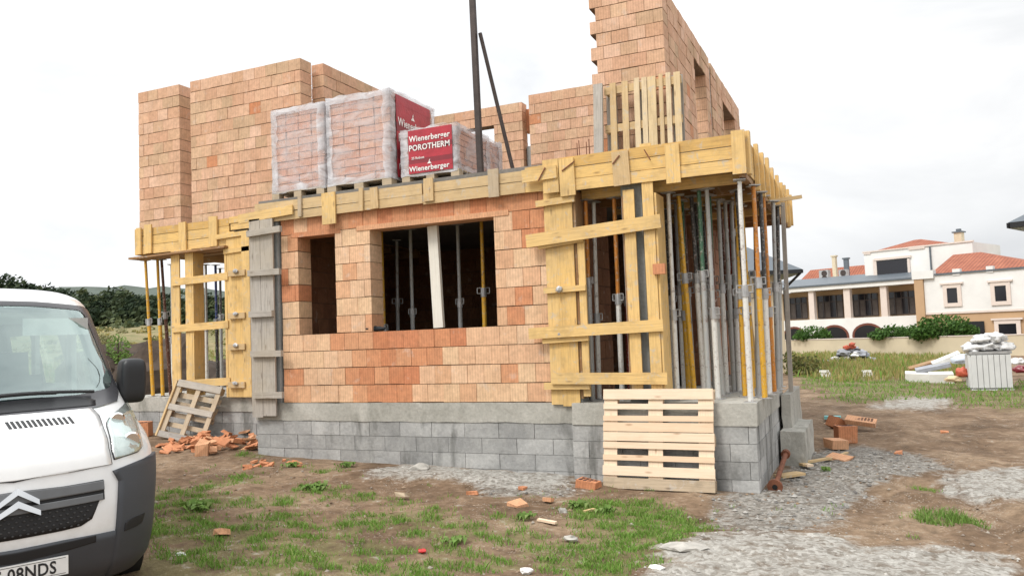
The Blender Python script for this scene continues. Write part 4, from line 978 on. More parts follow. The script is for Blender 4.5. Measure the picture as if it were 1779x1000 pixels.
# headlights
hl = [uz(217, 700), uz(224, 712), uz(233, 730), uz(239, 752), uz(244, 778), uz(238, 784), uz(199, 797), uz(194, 782), uz(190, 756), uz(184, 736), uz(188, 728)]
def convexify(poly, nz=16):
    z0 = min(p[1] for p in poly); z1 = max(p[1] for p in poly); L, R_ = [], []
    for i in range(nz + 1):
        z = z0 + (z1 - z0) * min(max(i / nz, .004), .996); s = scan(poly, z)
        if s: L.append((s[0], z)); R_.append((s[1], z))
    return L + R_[::-1]
hl = convexify(hl)
for sg in (1, -1):
    ph = [(u * sg, z) for (u, z) in hl]
    lc = (sum(p[0] for p in ph) / len(ph), sum(p[1] for p in ph) / len(ph)); patch([(lc[0] + (u - lc[0]) * 1.05, lc[1] + (z - lc[1]) * 1.03) for (u, z) in ph], 'headlight_gap', M['vdark'], .0055, 14, 10, False, .006)
    lamp_ = patch(ph, 'headlight', M['lamp'], .022, 14, 10, False, .004)
    patch(ph, 'headlight_housing', plain('lamp_reflector', (.62, .63, .62), .25, .7, .25, 14, .6), .009, 14, 10, False, .02, lamp_)
    mb = MB(); cu = sum(p[0] for p in ph) / len(ph); cz = sum(p[1] for p in ph) / len(ph)
    for (du, dz, r_) in ((-.03 * sg, .06, .055), (.0, -.07, .06)):
        mb = MB(); c_ = P(cu + du, cz + dz, .012); n_ = Vector((0, -1, 0)); mb.tube(c_, c_ + n_ * .012, r_, r_ * .8, 18); mb.build('reflector', M['chrome'], lamp_)
# white frame is the body; grille
def row_poly(pxs, zc): return pxs
gtop = [uz(64, 851), uz(120, 843), uz(179, 833)]
g_band = [(0, uz(32, 853)[1] + .012), uz(64, 852), uz(179, 834), uz(178, 850), uz(66, 872), (0, uz(32, 870)[1])]
def strip_patch(top, bot, name, mat, off, n=40, thick=.012, parent=None):
    """horizontal band between an upper and a lower line given as (u, z) lists, mirrored across the middle"""
    def zat(l, u):
        u = abs(u); l = sorted(l)
        if u <= l[0][0]: return l[0][1]
        for a, b2 in zip(l[:-1], l[1:]):
            if a[0] <= u <= b2[0]: return a[1] + (b2[1] - a[1]) * (u - a[0]) / max(1e-9, b2[0] - a[0])
        return l[-1][1]
    um = max(p[0] for p in top + bot); m2 = MB(); nr_ = 8
    for o_ in (off, off - thick):
        for i in range(n + 1):
            u = -um + 2 * um * i / n; za, zb = zat(top, u), zat(bot, u)
            if za < zb + .001: za = zb + .001
            for k in range(nr_ + 1): m2.v.append(tuple(P(u, zb + (za - zb) * k / nr_, o_)))
    L = (n + 1) * (nr_ + 1)
    for i in range(n):
        for k in range(nr_): q = (i * (nr_ + 1) + k, (i + 1) * (nr_ + 1) + k, (i + 1) * (nr_ + 1) + k + 1, i * (nr_ + 1) + k + 1); m2.face(q)
        for k in (0, nr_):
            q = (i * (nr_ + 1) + k, (i + 1) * (nr_ + 1) + k, L + (i + 1) * (nr_ + 1) + k, L + i * (nr_ + 1) + k); m2.face(q if k else q[::-1])
    for i in (0, n):
        for k in range(nr_): q = (i * (nr_ + 1) + k, i * (nr_ + 1) + k + 1, L + i * (nr_ + 1) + k + 1, L + i * (nr_ + 1) + k); m2.face(q)
    return m2.build(name, mat, parent or van, True)
def U(*l): return [uz(*p) for p in l]
def c0(l): return [(0, l[0][1])] + l
up1 = U((40, 853), (110, 845), (178, 834)); lo1 = U((40, 874), (110, 862), (177, 850))
up2 = U((40, 880), (110, 868), (176, 856)); lo2 = U((40, 892), (110, 880), (174, 868))
up0 = U((40, 852), (110, 844), (179, 832)); lo0 = U((30, 936), (108, 921), (140, 913), (160, 900), (172, 868))
gr = strip_patch(c0(up0), c0(lo0), 'grille', M['vmesh'], .004, 60)
strip_patch(c0(up1), c0(lo1), 'grille_bar', plain('grille_bar_grey', (.13, .135, .14), .35, bmp=0), .018, 40, .016, gr)
strip_patch(c0(up2), c0(lo2), 'grille_bar', bpy.data.materials['grille_bar_grey'], .018, 40, .016, gr)
mb = MB()
zg0, zg1 = lo0[0][1], up2[0][1]
zz = zg0 + .02; k = 0
while zz < zg1:
    u = -.50 + (.02 if k % 2 else 0)
    while u < .5:
        s = scan(mir([(0, up2[0][1])] + up2 + lo0[::-1]), zz)
        if s and s[0] + .03 < u < s[1] - .03 and zz < zg1 - .02: c_ = P(u, zz, .008); mb.lump(c_, .009, .006, .006, 1, 0, 1)
        u += .04
    zz += .026; k += 1
if mb.v: mb.build('grille_mesh', plain('grille_stud', (.05, .05, .05), .4, bmp=0), gr)
# chevron emblem
def arm(pts, name='emblem'): return patch([uz(*p) for p in pts], name, M['chrome'], .040, 10, 6, False, .02)
ce = uz(28, 850)[0]
def chev(zt, wid, drop, th, parent=None):
    o = None
    for sg in (1, -1):
        poly = [(ce, zt), (ce + sg * wid, zt - drop), (ce + sg * wid, zt - drop - th * .8), (ce, zt - th)]
        m2 = MB(); n = 10
        for o_ in (.045, .018):
            for i in range(n + 1):
                t = i / n; u = ce + sg * wid * t; za = zt - drop * t; zb = za - th * (1 - .25 * t)
                m2.v.append(tuple(P(u, za, o_))); m2.v.append(tuple(P(u, zb, o_)))
        L = 2 * (n + 1)
        for i in range(n):
            a = 2 * i
            for q in ((a, a + 2, a + 3, a + 1), (L + a, L + a + 1, L + a + 3, L + a + 2), (a, L + a, L + a + 2, a + 2), (a + 1, a + 3, L + a + 3, L + a + 1)): m2.face(q)
        m2.face((0, 1, L + 1, L)); m2.face((2 * n, L + 2 * n, L + 2 * n + 1, 2 * n + 1))
        m2.build('emblem', M['chrome'], van)
za, zb_ = uz(28, 849)[1], uz(28, 871)[1]
tipA, tipB = uz(65, 872), uz(67, 890)
th = za - uz(28, 861)[1]
chev(za, tipA[0] - ce, za - tipA[1] - th * .4, th); chev(zb_, tipB[0] - ce, zb_ - tipB[1] - th * .4, th)
# bumper
bc = U((195, 817), (225, 803), (252, 791), (262, 830), (264, 868), (262, 905), (257, 940), (243, 968), (232, 990))
zmid = uz(195, 817)
wAt = lambda z: vrow(z)[1] * .995
zt_, zb2 = uz(250, 793)[1], .17
sx = uz(205, 835)[0]; sx2 = uz(200, 919)[0]; sx3 = uz(184, 985)[0]
seam = [(zmid[0], zmid[1]), (sx, uz(205, 835)[1]), (sx2, uz(200, 919)[1]), (sx3, zb2)]
corner = seam + [(wAt(zb2), zb2), (wAt(.5), .5), (wAt(zt_ + .01), zt_ + .01)]
for sg in (1, -1):
    bcn = patch([(u * sg, z) for (u, z) in corner], 'bumper_corner', M['vgrey'], .022, 22, 16, False, .03)
    fog = [uz(211, 921), uz(213, 906), uz(230, 895), uz(246, 889), uz(241, 906), uz(228, 915)]
    patch([(u * sg, z) for (u, z) in convexify(fog, 8)], 'fog_recess', M['vmesh'], .026, 8, 8, False, .004, bcn)
fl = [uz(30, 953), uz(110, 937), uz(199, 920)]
lowtop = c0(fl); cen_bot = [(0, .16), (sx3 - .01, .16)]
cb = [(u, z) for (u, z) in [(0, fl[0][1])] + fl] + [(sx2 - .008, uz(200, 921)[1]), (sx3 - .008, .165), (0, .165)]
strip_patch([(0, fl[0][1])] + fl[:2] + [(sx2 - .008, fl[2][1])], [(0, .165), (sx2 - .008, .165)], 'bumper_center', M['vgrey'], .018, 40, .03)
it, ib = U((30, 957), (110, 940), (164, 928)), U((30, 975), (110, 955), (160, 940))
strip_patch(c0(it), c0(ib), 'air_intake', M['vmesh'], .021, 30, .006)
# number plate
pt = uz(115, 961); pz1 = pt[1]; pz0 = pz1 - .112; pu = pt[0]
yy = S(0, (pz0 + pz1) / 2) - .035
yy = min(S(.26, pz1), S(0, pz1)) - .03
pl_ = MB(); pl_.box(pu - .52, pu, yy, yy + .012, pz0, pz1); plate = pl_.build('number_plate', plain('plate_white', (.80, .80, .78), .35, bmp=0), van)
mb = MB(); mb.box(pu - .505, pu - .015, yy - .0012, yy - .0004, pz0 + .008, pz0 + .011); mb.box(pu - .505, pu - .015, yy - .0012, yy - .0004, pz1 - .011, pz1 - .008); mb.build('plate_border', M['vdark'], plate)
mb = MB(); mb.box(pu - .515, pu - .475, yy - .0015, yy - .0004, pz0 + .004, pz1 - .004); mb.build('country_band', plain('plate_blue', (.02, .06, .35), .4, bmp=0), plate)
mw = Matrix(((1, 0, 0, pu - .462), (0, 0, -1, yy - .001), (0, 1, 0, pz0 + .02), (0, 0, 0, 1)))
text_mesh('MS 08NDS', .105, .0012, 'plate_lettering', M['vdark'], plate, mw, 0.002, .80)
# mirrors
for sg in (1, -1):
    o_ = inv_van @ Vector(CAM)
    def at_y(px, py, y):
        d = inv_van.to_3x3() @ Vector(ray(px, py)); t = (y - o_.y) / d.y; return o_ + d * t
    a = at_y(206, 632, 1.10); c_ = at_y(250, 697, 1.10); ztop = at_y(230, 622, 1.10).z
    cx_, hw = (max(a.x, .90) + c_.x) / 2, (c_.x - max(a.x, .86)) / 2
    bm = bmesh.new(); bmesh.ops.create_cube(bm, size=2); bmesh.ops.subdivide_edges(bm, edges=bm.edges[:], cuts=9, use_grid_fill=True)
    for v in bm.verts:
        n5 = sum(abs(k) ** 5 for k in v.co) ** .2; v.co /= n5
        v.co = Vector((v.co.x * hw * (1.02 - .12 * v.co.z * (v.co.x < 0) - .10 * max(0, -v.co.z) * (v.co.x > 0)), v.co.y * .10, v.co.z * (ztop - c_.z) / 2))
        if abs(v.co.z - .24 * (ztop - c_.z)) < .012: v.co.y *= .93
        v.co += Vector((cx_, 1.10, (ztop + c_.z) / 2)); v.co.x *= sg
    if sg < 0: bmesh.ops.reverse_faces(bm, faces=bm.faces[:])
    me = bpy.data.meshes.new('mirror'); bm.to_mesh(me); bm.free(); me.materials.append(M['vdark']); me.polygons.foreach_set('use_smooth', [True] * len(me.polygons))
    o = bpy.data.objects.new('mirror', me); COL.objects.link(o); o.parent = van
    mb = MB(); mb.tube((.84 * sg, 1.2, (ztop + c_.z) / 2 - .06), (cx_ * sg, 1.12, (ztop + c_.z) / 2 - .05), .05, .045, 10); mb.build('mirror_arm', M['vdark'], o)
# wheels
for sg in (1, -1):
    for wy in wheels:
        w_ = MB(); w_.tube((sg * .945, wy, .335), (sg * .72, wy, .335), .335, n=36); w = w_.build('wheel', M['tyre'], van, False)
        r_ = MB(); r_.tube((sg * .95, wy, .335), (sg * .88, wy, .335), .22, n=28); r_.build('rim', plain('wheel_steel', (.35, .35, .36), .4, .6, bmp=0) if 'wheel_steel' not in bpy.data.materials else bpy.data.materials['wheel_steel'], w)
        a_ = MB(); a_.tube((sg * .925, wy, .335), (sg * .80, wy, .335), .405, n=40); a_.build('wheel_arch', M['vdark'], van)
# interior
mb = MB(); mb.box(-.80, .80, .92, 1.42, .6, 1.18); mb.lump((.40, 1.22, 1.16), .32, .25, .16, 2, .05, 3); mb.lump((-.3, 1.15, 1.13), .5, .25, .1, 2, .05, 4); mb.lump((.78, 1.1, 1.15), .1, .25, .12, 2, .05, 4); mb.build('dashboard', M['vint'], van, True)
mb = MB(); c_ = Vector((.40, 1.50, 1.20)); ax_ = Vector((0, .55, .83)); e1 = Vector((1, 0, 0)); e2 = ax_.cross(e1)
ring_ = [c_ + e1 * .21 * math.cos(t) + e2 * .21 * math.sin(t) for t in [2 * math.pi * k / 28 for k in range(29)]]
mb.path(ring_, .017, 8); mb.tube(c_ - ax_ * .35, c_ - ax_ * .02, .04, .05, 10); mb.beam(ring_[0], ring_[14], .04, .02, (0, 1, 0)); mb.build('steering_wheel', M['vdark'], van)
for ux_ in (.42, -.25, -.62):
    s_ = MB(); s_.obox((ux_, 2.0, .72), (.24 if ux_ > 0 else .18, 0, 0), (0, .27, .03), (0, 0, .09)); s_.obox((ux_, 2.30, 1.12), (.23 if ux_ > 0 else .17, 0, 0), (0, .06, 0), (0, .10, .36)); s_.obox((ux_, 2.42, 1.58), (.13, 0, 0), (0, .045, 0), (0, .02, .10)); s_.build('seat', M['vfab'], van)
mb = MB(); mb.box(-.72, .72, 1.62, 1.66, 1.90, 1.99); mb.box(.3, .75, 1.33, 1.36, 1.80, 1.93); mb.build('sun_visor', M['vlin'], van)
mb = MB(); mb.box(-.85, .85, .5, 4.9, .30, .34); mb.box(-.83, .83, 4.90, 4.93, .34, 2.0)
for y_ in (2.1, 3.4): mb.box(.80, .84, y_ - .08, y_ + .08, .34, 1.95); mb.box(-.84, -.80, y_ - .08, y_ + .08, .34, 1.95)
mb.build('cabin_lining', M['vlin'], van)
# ---------------------------------------------------------------- terrain with patches
def gpoly(l): return [tuple(G(*p)[:2]) for p in l]
GRAVEL_LIGHT = [gpoly([(1130, 958), (1190, 938), (1300, 926), (1400, 920), (1480, 926), (1520, 946), (1600, 947), (1700, 956), (1790, 972), (1850, 1090), (1060, 1090), (1150, 985)]), gpoly([(1640, 818), (1800, 812), (1800, 872), (1700, 872), (1650, 852)]), gpoly([(620, 818), (720, 806), (1000, 822), (1010, 845), (880, 852), (760, 836), (650, 832)]), gpoly([(1500, 697), (1600, 690), (1655, 693), (1660, 705), (1560, 712)])]
GRAVEL_GREY = [gpoly([(1235, 872), (1330, 850), (1400, 790), (1480, 770), (1600, 792), (1645, 812), (1560, 832), (1500, 852), (1480, 882), (1430, 906), (1330, 926), (1230, 926)]), gpoly([(760, 812), (990, 830), (1000, 862), (850, 862)])]
GRASS = [gpoly([(985, 872), (1120, 862), (1150, 882), (1235, 930), (1150, 952), (1110, 1050), (1000, 1050), (960, 985), (1010, 940), (1000, 900)])]
BLOBS = [(550, 850, .35), (610, 912, .5), (640, 905, .3), (700, 905, .4), (760, 925, .3), (470, 870, .5), (330, 880, .6), (300, 920, .7), (350, 930, .5), (430, 935, .4), (520, 940, .3), (520, 970, .5), (560, 985, .5), (450, 990, .5), (870, 900, .25), (900, 930, .3), (860, 985, .3), (940, 960, .3), (350, 850, .35), (400, 838, .4), (425, 792, .35), (660, 955, .3), (760, 980, .3), (820, 925, .2), (620, 860, .3), (1650, 903, .36), (1000, 885, .2), (480, 905, .4), (300, 985, .6), (380, 960, .4), (270, 860, .5), (545, 815, .2), (590, 815, .2), (1385, 800, .15), (1435, 818, .15), (1610, 848, .25), (1700, 760, .3), (690, 870, .25), (760, 890, .2), (930, 905, .2), (1000, 950, .3), (720, 1000, .4), (640, 1000, .4), (800, 955, .25), (560, 930, .25)]
BL = [(G(a, b_)[0], G(a, b_)[1], r) for a, b_, r in BLOBS]
FARG = gpoly([(1372, 645), (1500, 662), (1640, 662), (1800, 662), (1800, 712), (1700, 708), (1600, 690), (1500, 700), (1440, 692), (1400, 670)])
DRY = gpoly([(1360, 616), (1700, 612), (1700, 655), (1450, 664), (1372, 650)])
def pip(poly, x, y):
    c = False; j = len(poly) - 1
    for i in range(len(poly)):
        xi, yi = poly[i]; xj, yj = poly[j]
        if (yi > y) != (yj > y) and x < (xj - xi) * (y - yi) / (yj - yi) + xi: c = not c
        j = i
    return c
def bbox_in(polys): return [(min(p[0] for p in q), max(p[0] for p in q), min(p[1] for p in q), max(p[1] for p in q), q) for q in polys]
GLb, GGb, GRb = bbox_in(GRAVEL_LIGHT), bbox_in(GRAVEL_GREY), bbox_in(GRASS)
FGb, DRb = bbox_in([FARG]), bbox_in([DRY])
def hit(bb, x, y, m=0.3):
    for (a, b_, c, d, q) in bb:
        if a - m < x < b_ + m and c - m < y < d + m and pip(q, x, y): return True
    return False
def warp(x, y, k=.22, s=1.6):
    v = noise.noise_vector(Vector((x * s, y * s, 3.3))); v2 = noise.noise_vector(Vector((x * s * 4, y * s * 4, 8.3))); return x + v.x * k + v2.x * k * .4, y + v.y * k + v2.y * k * .4
def soft(bb, x, y, k=.22, r=.20):
    n = 0
    for dx, dy in ((-r, 0), (r * .5, 0), (0, -r * .5), (0, r), (r * .1, 0)):
        X, Y = warp(x + dx, y + dy, k); n += hit(bb, X, Y)
    return n / 5
def grassmask(x, y):
    X, Y = warp(x, y, .3, 2.0); g = 0.0
    if y < 14:
        for (bx, by, r) in BL:
            d = math.hypot(X - bx, (Y - by)) / (r * .9)
            if d < 1.6: g = max(g, 1 - sstep(.35, 1.3, d))
        g = max(g, soft(GRb, x, y, .3, .12)) if y < 9.4 else g
    else:
        g = soft(FGb, x, y, .8, .4)
        g = max(g, soft(DRb, x, y, 1.2, .8))
    return g
RUTS = [[tuple(G(*p)[:2]) for p in l] for l in ([(1500, 850), (1600, 872), (1700, 905), (1800, 950)], [(1540, 835), (1640, 850), (1720, 880), (1800, 910)], [(1420, 730), (1560, 745), (1700, 770), (1800, 780)], [(1440, 715), (1600, 725), (1800, 745)])]
def rut(x, y):
    if not (-2 < x < 4.5 and 4 < y < 19): return 0.0
    best = 9.0
    for l in RUTS:
        for (a, b_), (c, d) in zip(l[:-1], l[1:]):
            t = max(0, min(1, ((x - a) * (c - a) + (y - b_) * (d - b_)) / ((c - a) ** 2 + (d - b_) ** 2))); best = min(best, math.hypot(x - a - t * (c - a), y - b_ - t * (d - b_)))
    best += .05 * noise.noise(Vector((x * 3, y * 3, 5)))
    return -.05 * math.exp(-(best / .13) ** 2) + .03 * math.exp(-((best - .27) / .1) ** 2)
def micro(x, y):
    v = Vector((x, y, 0)); return .040 * noise.noise(v * .9) + .028 * noise.noise(v * 2.9) + .016 * noise.noise(v * 6.5) + rut(x, y)
gm, nt, b = nmat('site_ground'); ob = texco(nt); at = nt.nodes.new('ShaderNodeAttribute'); at.attribute_name = 'cover'
sp = nt.nodes.new('ShaderNodeSeparateColor'); nt.links.new(at.outputs['Color'], sp.inputs[0])
n1 = noisef(nt, ob, .9, 6, .62, .5); n2 = noisef(nt, ob, 7, 6, .68); n3 = noisef(nt, ob, 45, 4, .7)
dirt = ramp(nt, n1, [(.28, (.125, .083, .052)), (.48, (.225, .152, .098)), (.72, (.37, .27, .18))])
dirt = mix(nt, 1.0, dirt, ramp(nt, n2, [(.3, .52), (.7, 1.25)]), 'MULTIPLY')
peb = nt.nodes.new('ShaderNodeTexVoronoi'); peb.inputs['Scale'].default_value = 34; nt.links.new(ob, peb.inputs['Vector'])
pm = mth(nt, 'MULTIPLY', ramp(nt, peb.outputs['Distance'], [(.22, 1), (.34, 0)]), ramp(nt, noisef(nt, ob, 2.3, 4), [(.48, 0), (.6, 1)]))
dirt = mix(nt, mth(nt, 'MULTIPLY', pm, .55), dirt, (.46, .41, .34))
grv = nt.nodes.new('ShaderNodeTexVoronoi'); grv.inputs['Scale'].default_value = 28; nt.links.new(ob, grv.inputs['Vector'])
rnd = nt.nodes.new('ShaderNodeSeparateColor'); nt.links.new(grv.outputs['Color'], rnd.inputs[0])
tone = mth(nt, 'ADD', mth(nt, 'MULTIPLY', rnd.outputs[0], .35), mth(nt, 'MULTIPLY', n2, .65))
gl_ = mix(nt, 1.0, ramp(nt, tone, [(.25, (.20, .185, .16)), (.5, (.38, .365, .33)), (.78, (.56, .545, .505))]), ramp(nt, n3, [(.3, .8), (.7, 1.12)]), 'MULTIPLY')
gg_ = mix(nt, 1.0, ramp(nt, tone, [(.25, (.13, .12, .10)), (.5, (.26, .245, .22)), (.78, (.46, .44, .40))]), ramp(nt, n3, [(.3, .75), (.7, 1.15)]), 'MULTIPLY')
gr_ = ramp(nt, n2, [(.3, (.08, .11, .03)), (.6, (.15, .18, .055)), (.8, (.22, .21, .09))])
def edge(ch): return ramp(nt, mth(nt, 'ADD', ch, mth(nt, 'MULTIPLY', mth(nt, 'SUBTRACT', n2, .5), 2.6)), [(.25, 0), (.95, 1)])
c = mix(nt, mth(nt, 'MULTIPLY', edge(sp.outputs[1]), .38), dirt, gr_)
c = mix(nt, mth(nt, 'MULTIPLY', edge(sp.outputs[2]), .92), c, gg_); c = mix(nt, mth(nt, 'MULTIPLY', edge(sp.outputs[0]), .9), c, gl_)
fa_ = nt.nodes.new('ShaderNodeAttribute'); fa_.attribute_name = 'meadow'
fc_ = ramp(nt, noisef(nt, texco(nt, 'Object', (.5, .5, 1)), 1.2, 8, .75), [(.34, (.17, .13, .065)), (.45, (.31, .25, .14)), (.52, (.20, .18, .085)), (.58, (.12, .14, .05)), (.68, (.34, .28, .17))])
c = mix(nt, fa_.outputs['Fac'], c, fc_)
nt.links.new(c, b.inputs['Base Color']); b.inputs['Roughness'].default_value = .95; b.inputs['Specular IOR Level'].default_value = .15
bump(nt, b, mth(nt, 'ADD', n2, mth(nt, 'MULTIPLY', n3, .6)), .8, .03)
def grid_axis(lo, hi, step, far):
    a = list(np.arange(lo, hi + 1e-6, step)); s = step; x = hi
    while x < far[1]: s *= 1.22; x += s; a.append(x)
    s = step; x = lo; l = []
    while x > far[0]: s *= 1.22; x -= s; l.append(x)
    return l[::-1] + a
gx = grid_axis(-10.5, 3.2, .085, (-900, 900)); gy = grid_axis(4.2, 13.0, .085, (-300, 1500))
vs, cols, mead = [], [], []
for y in gy:
    for x in gx:
        near = (-11 < x < 4 and 3 < y < 14); z = ground(x, y)
        under = (-12.7 < x < -1.3 and 9.9 < y < 18)
        gl_m = gg_m = g_m = 0.0
        if near and not under: gl_m = soft(GLb, x, y); gg_m = soft(GGb, x, y); g_m = grassmask(x, y)
        elif -6 < x < 12 and 14 <= y < 60: gl_m = soft(GLb, x, y, .5, .3); g_m = grassmask(x, y)
        if not under and abs(x) < 60 and y < 80: z += micro(x, y) * (1 if y < 9.2 or x > -1 else .4) + (.03 * gl_m * (1 + noise.noise(Vector((x * 6, y * 6, 1)))) if near else 0)
        vs.append((x, y, z)); cols.append((gl_m, g_m, gg_m, 1))
        md = max(sstep(-13.5, -16, x), sstep(62, 70, y)) if y > -5 else 1
        mead.append(md)
nx, ny = len(gx), len(gy)
fs = [(j * nx + i, j * nx + i + 1, (j + 1) * nx + i + 1, (j + 1) * nx + i) for j in range(ny - 1) for i in range(nx - 1)]
me = bpy.data.meshes.new('ground'); me.from_pydata(vs, [], fs); me.materials.append(gm)
ca = me.color_attributes.new('cover', 'FLOAT_COLOR', 'POINT'); ca.data.foreach_set('color', [q for c4 in cols for q in c4])
fa2 = me.attributes.new('meadow', 'FLOAT', 'POINT'); fa2.data.foreach_set('value', mead); me.polygons.foreach_set('use_smooth', [True] * len(fs))
structure_ground = bpy.data.objects.new('ground', me); COL.objects.link(structure_ground); structure(structure_ground)
def gz(x, y): return ground(x, y) + (micro(x, y) * (1 if y < 9.2 or x > -1 else .4) if abs(x) < 60 and y < 80 else 0)
# ---------------------------------------------------------------- grass
def leafmat(name, cols, rough=.6, trans=.25):
    mt, nt, b = nmat(name); r = island(nt); c = ramp(nt, r, [(i / (len(cols) - 1), c_) for i, c_ in enumerate(cols)]); nt.links.new(c, b.inputs['Base Color']); b.inputs['Roughness'].default_value = rough; b.inputs['Specular IOR Level'].default_value = .25
    td = nt.nodes.new('ShaderNodeBsdfTranslucent'); nt.links.new(c, td.inputs[0]); ms = nt.nodes.new('ShaderNodeMixShader'); ms.inputs[0].default_value = trans
    out = [n for n in nt.nodes if n.type == 'OUTPUT_MATERIAL'][0]; nt.links.new(b.outputs[0], ms.inputs[1]); nt.links.new(td.outputs[0], ms.inputs[2]); nt.links.new(ms.outputs[0], out.inputs[0]); return mt
M['grass'] = leafmat('grass_blades', [(.10, .22, .03), (.16, .31, .045), (.21, .37, .07), (.12, .25, .035), (.30, .34, .11), (.17, .33, .05)])
M['drygrass'] = leafmat('dry_grass_blades', [(.40, .32, .12), (.30, .27, .08), (.46, .38, .18), (.20, .22, .06), (.36, .28, .10)])
M['weed'] = leafmat('weed_leaves', [(.13, .24, .045), (.19, .32, .07), (.12, .20, .04), (.24, .32, .10)])
class Blades:
    def __init__(s): s.v = []; s.f = []
    def blade(s, x, y, z, h, w, lean=.5):
        a = random.uniform(0, 6.283); dx, dy = math.cos(a), math.sin(a); l = h * random.uniform(.1, lean); t = random.uniform(0, 6.283); lx, ly = math.cos(t) * l, math.sin(t) * l; b_ = len(s.v)
        s.v += [(x - dx * w, y - dy * w, z), (x + dx * w, y + dy * w, z), (x + lx * .4 + dx * w * .7, y + ly * .4 + dy * w * .7, z + h * .6), (x + lx * .4 - dx * w * .7, y + ly * .4 - dy * w * .7, z + h * .6), (x + lx, y + ly, z + h)]
        s.f += [(b_, b_ + 1, b_ + 2, b_ + 3), (b_ + 3, b_ + 2, b_ + 4)]
    def build(s, name, mat):
        me = bpy.data.meshes.new(name); me.from_pydata(s.v, [], s.f); me.materials.append(mat); o = bpy.data.objects.new(name, me); COL.objects.link(o); return stuff(o)
random.seed(5)
B = Blades(); n = 0
while n < 40000:
    x, y = random.uniform(-9.5, 2.2), random.uniform(4.8, 11.6)
    if -8.6 < x < -1.2 and y > 9.3: continue
    if random.random() > .75 and True: pass
    g = grassmask(x, y); n += 1
    if g < .05 or random.random() > g: continue
    if soft(GLb, x, y) > .5: continue
    cl = noise.noise(Vector((x * 5, y * 5, 9)))
    if cl < (.05 if not hit(GRb, x, y) else -.12): continue
    for q in range(6):
        xx, yy = x + random.gauss(0, .045), y + random.gauss(0, .03); B.blade(xx, yy, gz(xx, yy) - .005, random.uniform(.018, .052) * (1 + max(0, cl)), random.uniform(.003, .0055), 1.1)
B.build('grass', M['grass'])
B = Blades(); D = Blades()
for i in range(30000):
    x, y = random.uniform(-4.5, 6.5), random.uniform(17.5, 47)
    wgt = 1.0 if y < 32 else .9
    if hit(FGb, *warp(x, y, .8)) and random.random() < .85: B.blade(x, y, gz(x, y), random.uniform(.03, .11), random.uniform(.008, .016), .9)
for i in range(16000):
    x, y = random.uniform(-6, 8), random.uniform(27, 52)
    if hit(DRb, *warp(x, y, 1.2)):
        (D if random.random() < .75 else B).blade(x, y, gz(x, y), random.uniform(.12, .34), random.uniform(.014, .028), .6)
for i in range(9000):
    x, y = random.uniform(-34, -14), random.uniform(8, 40)
    (D if random.random() < .7 else B).blade(x, y, gz(x, y), random.uniform(.1, .4), random.uniform(.012, .03), .5)
for i in range(900):   # sparse tufts over bare soil
    x, y = random.uniform(-8.5, 2), random.uniform(5, 9.2)
    if noise.noise(Vector((x * 2, y * 2, 4))) > .1 and not hit(GLb, x, y):
        for q in range(5): B.blade(x + random.gauss(0, .02), y + random.gauss(0, .02), gz(x, y), random.uniform(.02, .05), .004, .9)
B.build('grass', M['grass']); D.build('dry_grass', M['drygrass'])
def weed(px, py, r, n, lab, seed, mat='weed', h=.1):
    random.seed(seed); g = G(px, py); mb = MB()
    for i in range(n):
        a = random.uniform(0, 6.28); d = Vector((math.cos(a), math.sin(a), random.uniform(.2, 1.2))).normalized(); L = random.uniform(.3, .65) * r; sd = d.cross(Vector((0, 0, 1))).normalized(); b_ = len(mb.v); w = L * random.uniform(.2, .35)
        p0 = Vector((g.x, g.y, gz(g.x, g.y))) + Vector((random.gauss(0, r * .3), random.gauss(0, r * .3), 0)); p1 = p0 + d * L * .55 + Vector((0, 0, h * .4)); p2 = p0 + d * L - Vector((0, 0, L * .1))
        for q in (p0, p1 + sd * w, p2, p1 - sd * w): mb.v.append(tuple(q))
        mb.face((b_, b_ + 1, b_ + 2, b_ + 3))
    return tag(mb.build('weed', M[mat]), lab, 'weed')
weed(1003, 884, .16, 50, 'bright green leafy weed in front of the fresh pallet, left of the wood stick', 31)
weed(1052, 893, .13, 36, 'leafy weed between the brown stick and the grass patch', 32)
weed(345, 884, .22, 60, 'leafy weed on the dirt just right of the van', 34); weed(550, 850, .2, 60, 'leafy weed on bare soil below the plinth left half', 35)
weed(912, 903, .12, 34, 'low weed beside the pale wood chip', 36); weed(790, 940, .14, 34, 'dark leaved weed in the middle of the dirt yard', 37)
weed(1434, 818, .10, 30, 'small weed between the brick shard and the plank offcut', 38); weed(600, 812, .16, 40, 'weed growing at the plinth foot below the small window', 39); weed(505, 812, .14, 40, 'weed at the plinth foot beside the brick bits', 40)
random.seed(33); g = G(1650, 905); B = Blades()
for i in range(420):
    a = random.uniform(0, 6.28); r_ = .34 * random.random() ** .6; x, y = g.x + math.cos(a) * r_, g.y + math.sin(a) * r_ * 1.1; B.blade(x, y, gz(x, y), random.uniform(.05, .12) * (1.3 - r_ * 2), .006, 1.0)
o = B.build('grass_clump', M['weed']); del o['kind']; tag(o, 'bright green grass clump alone on the soil between the two gravel patches', 'grass clump')
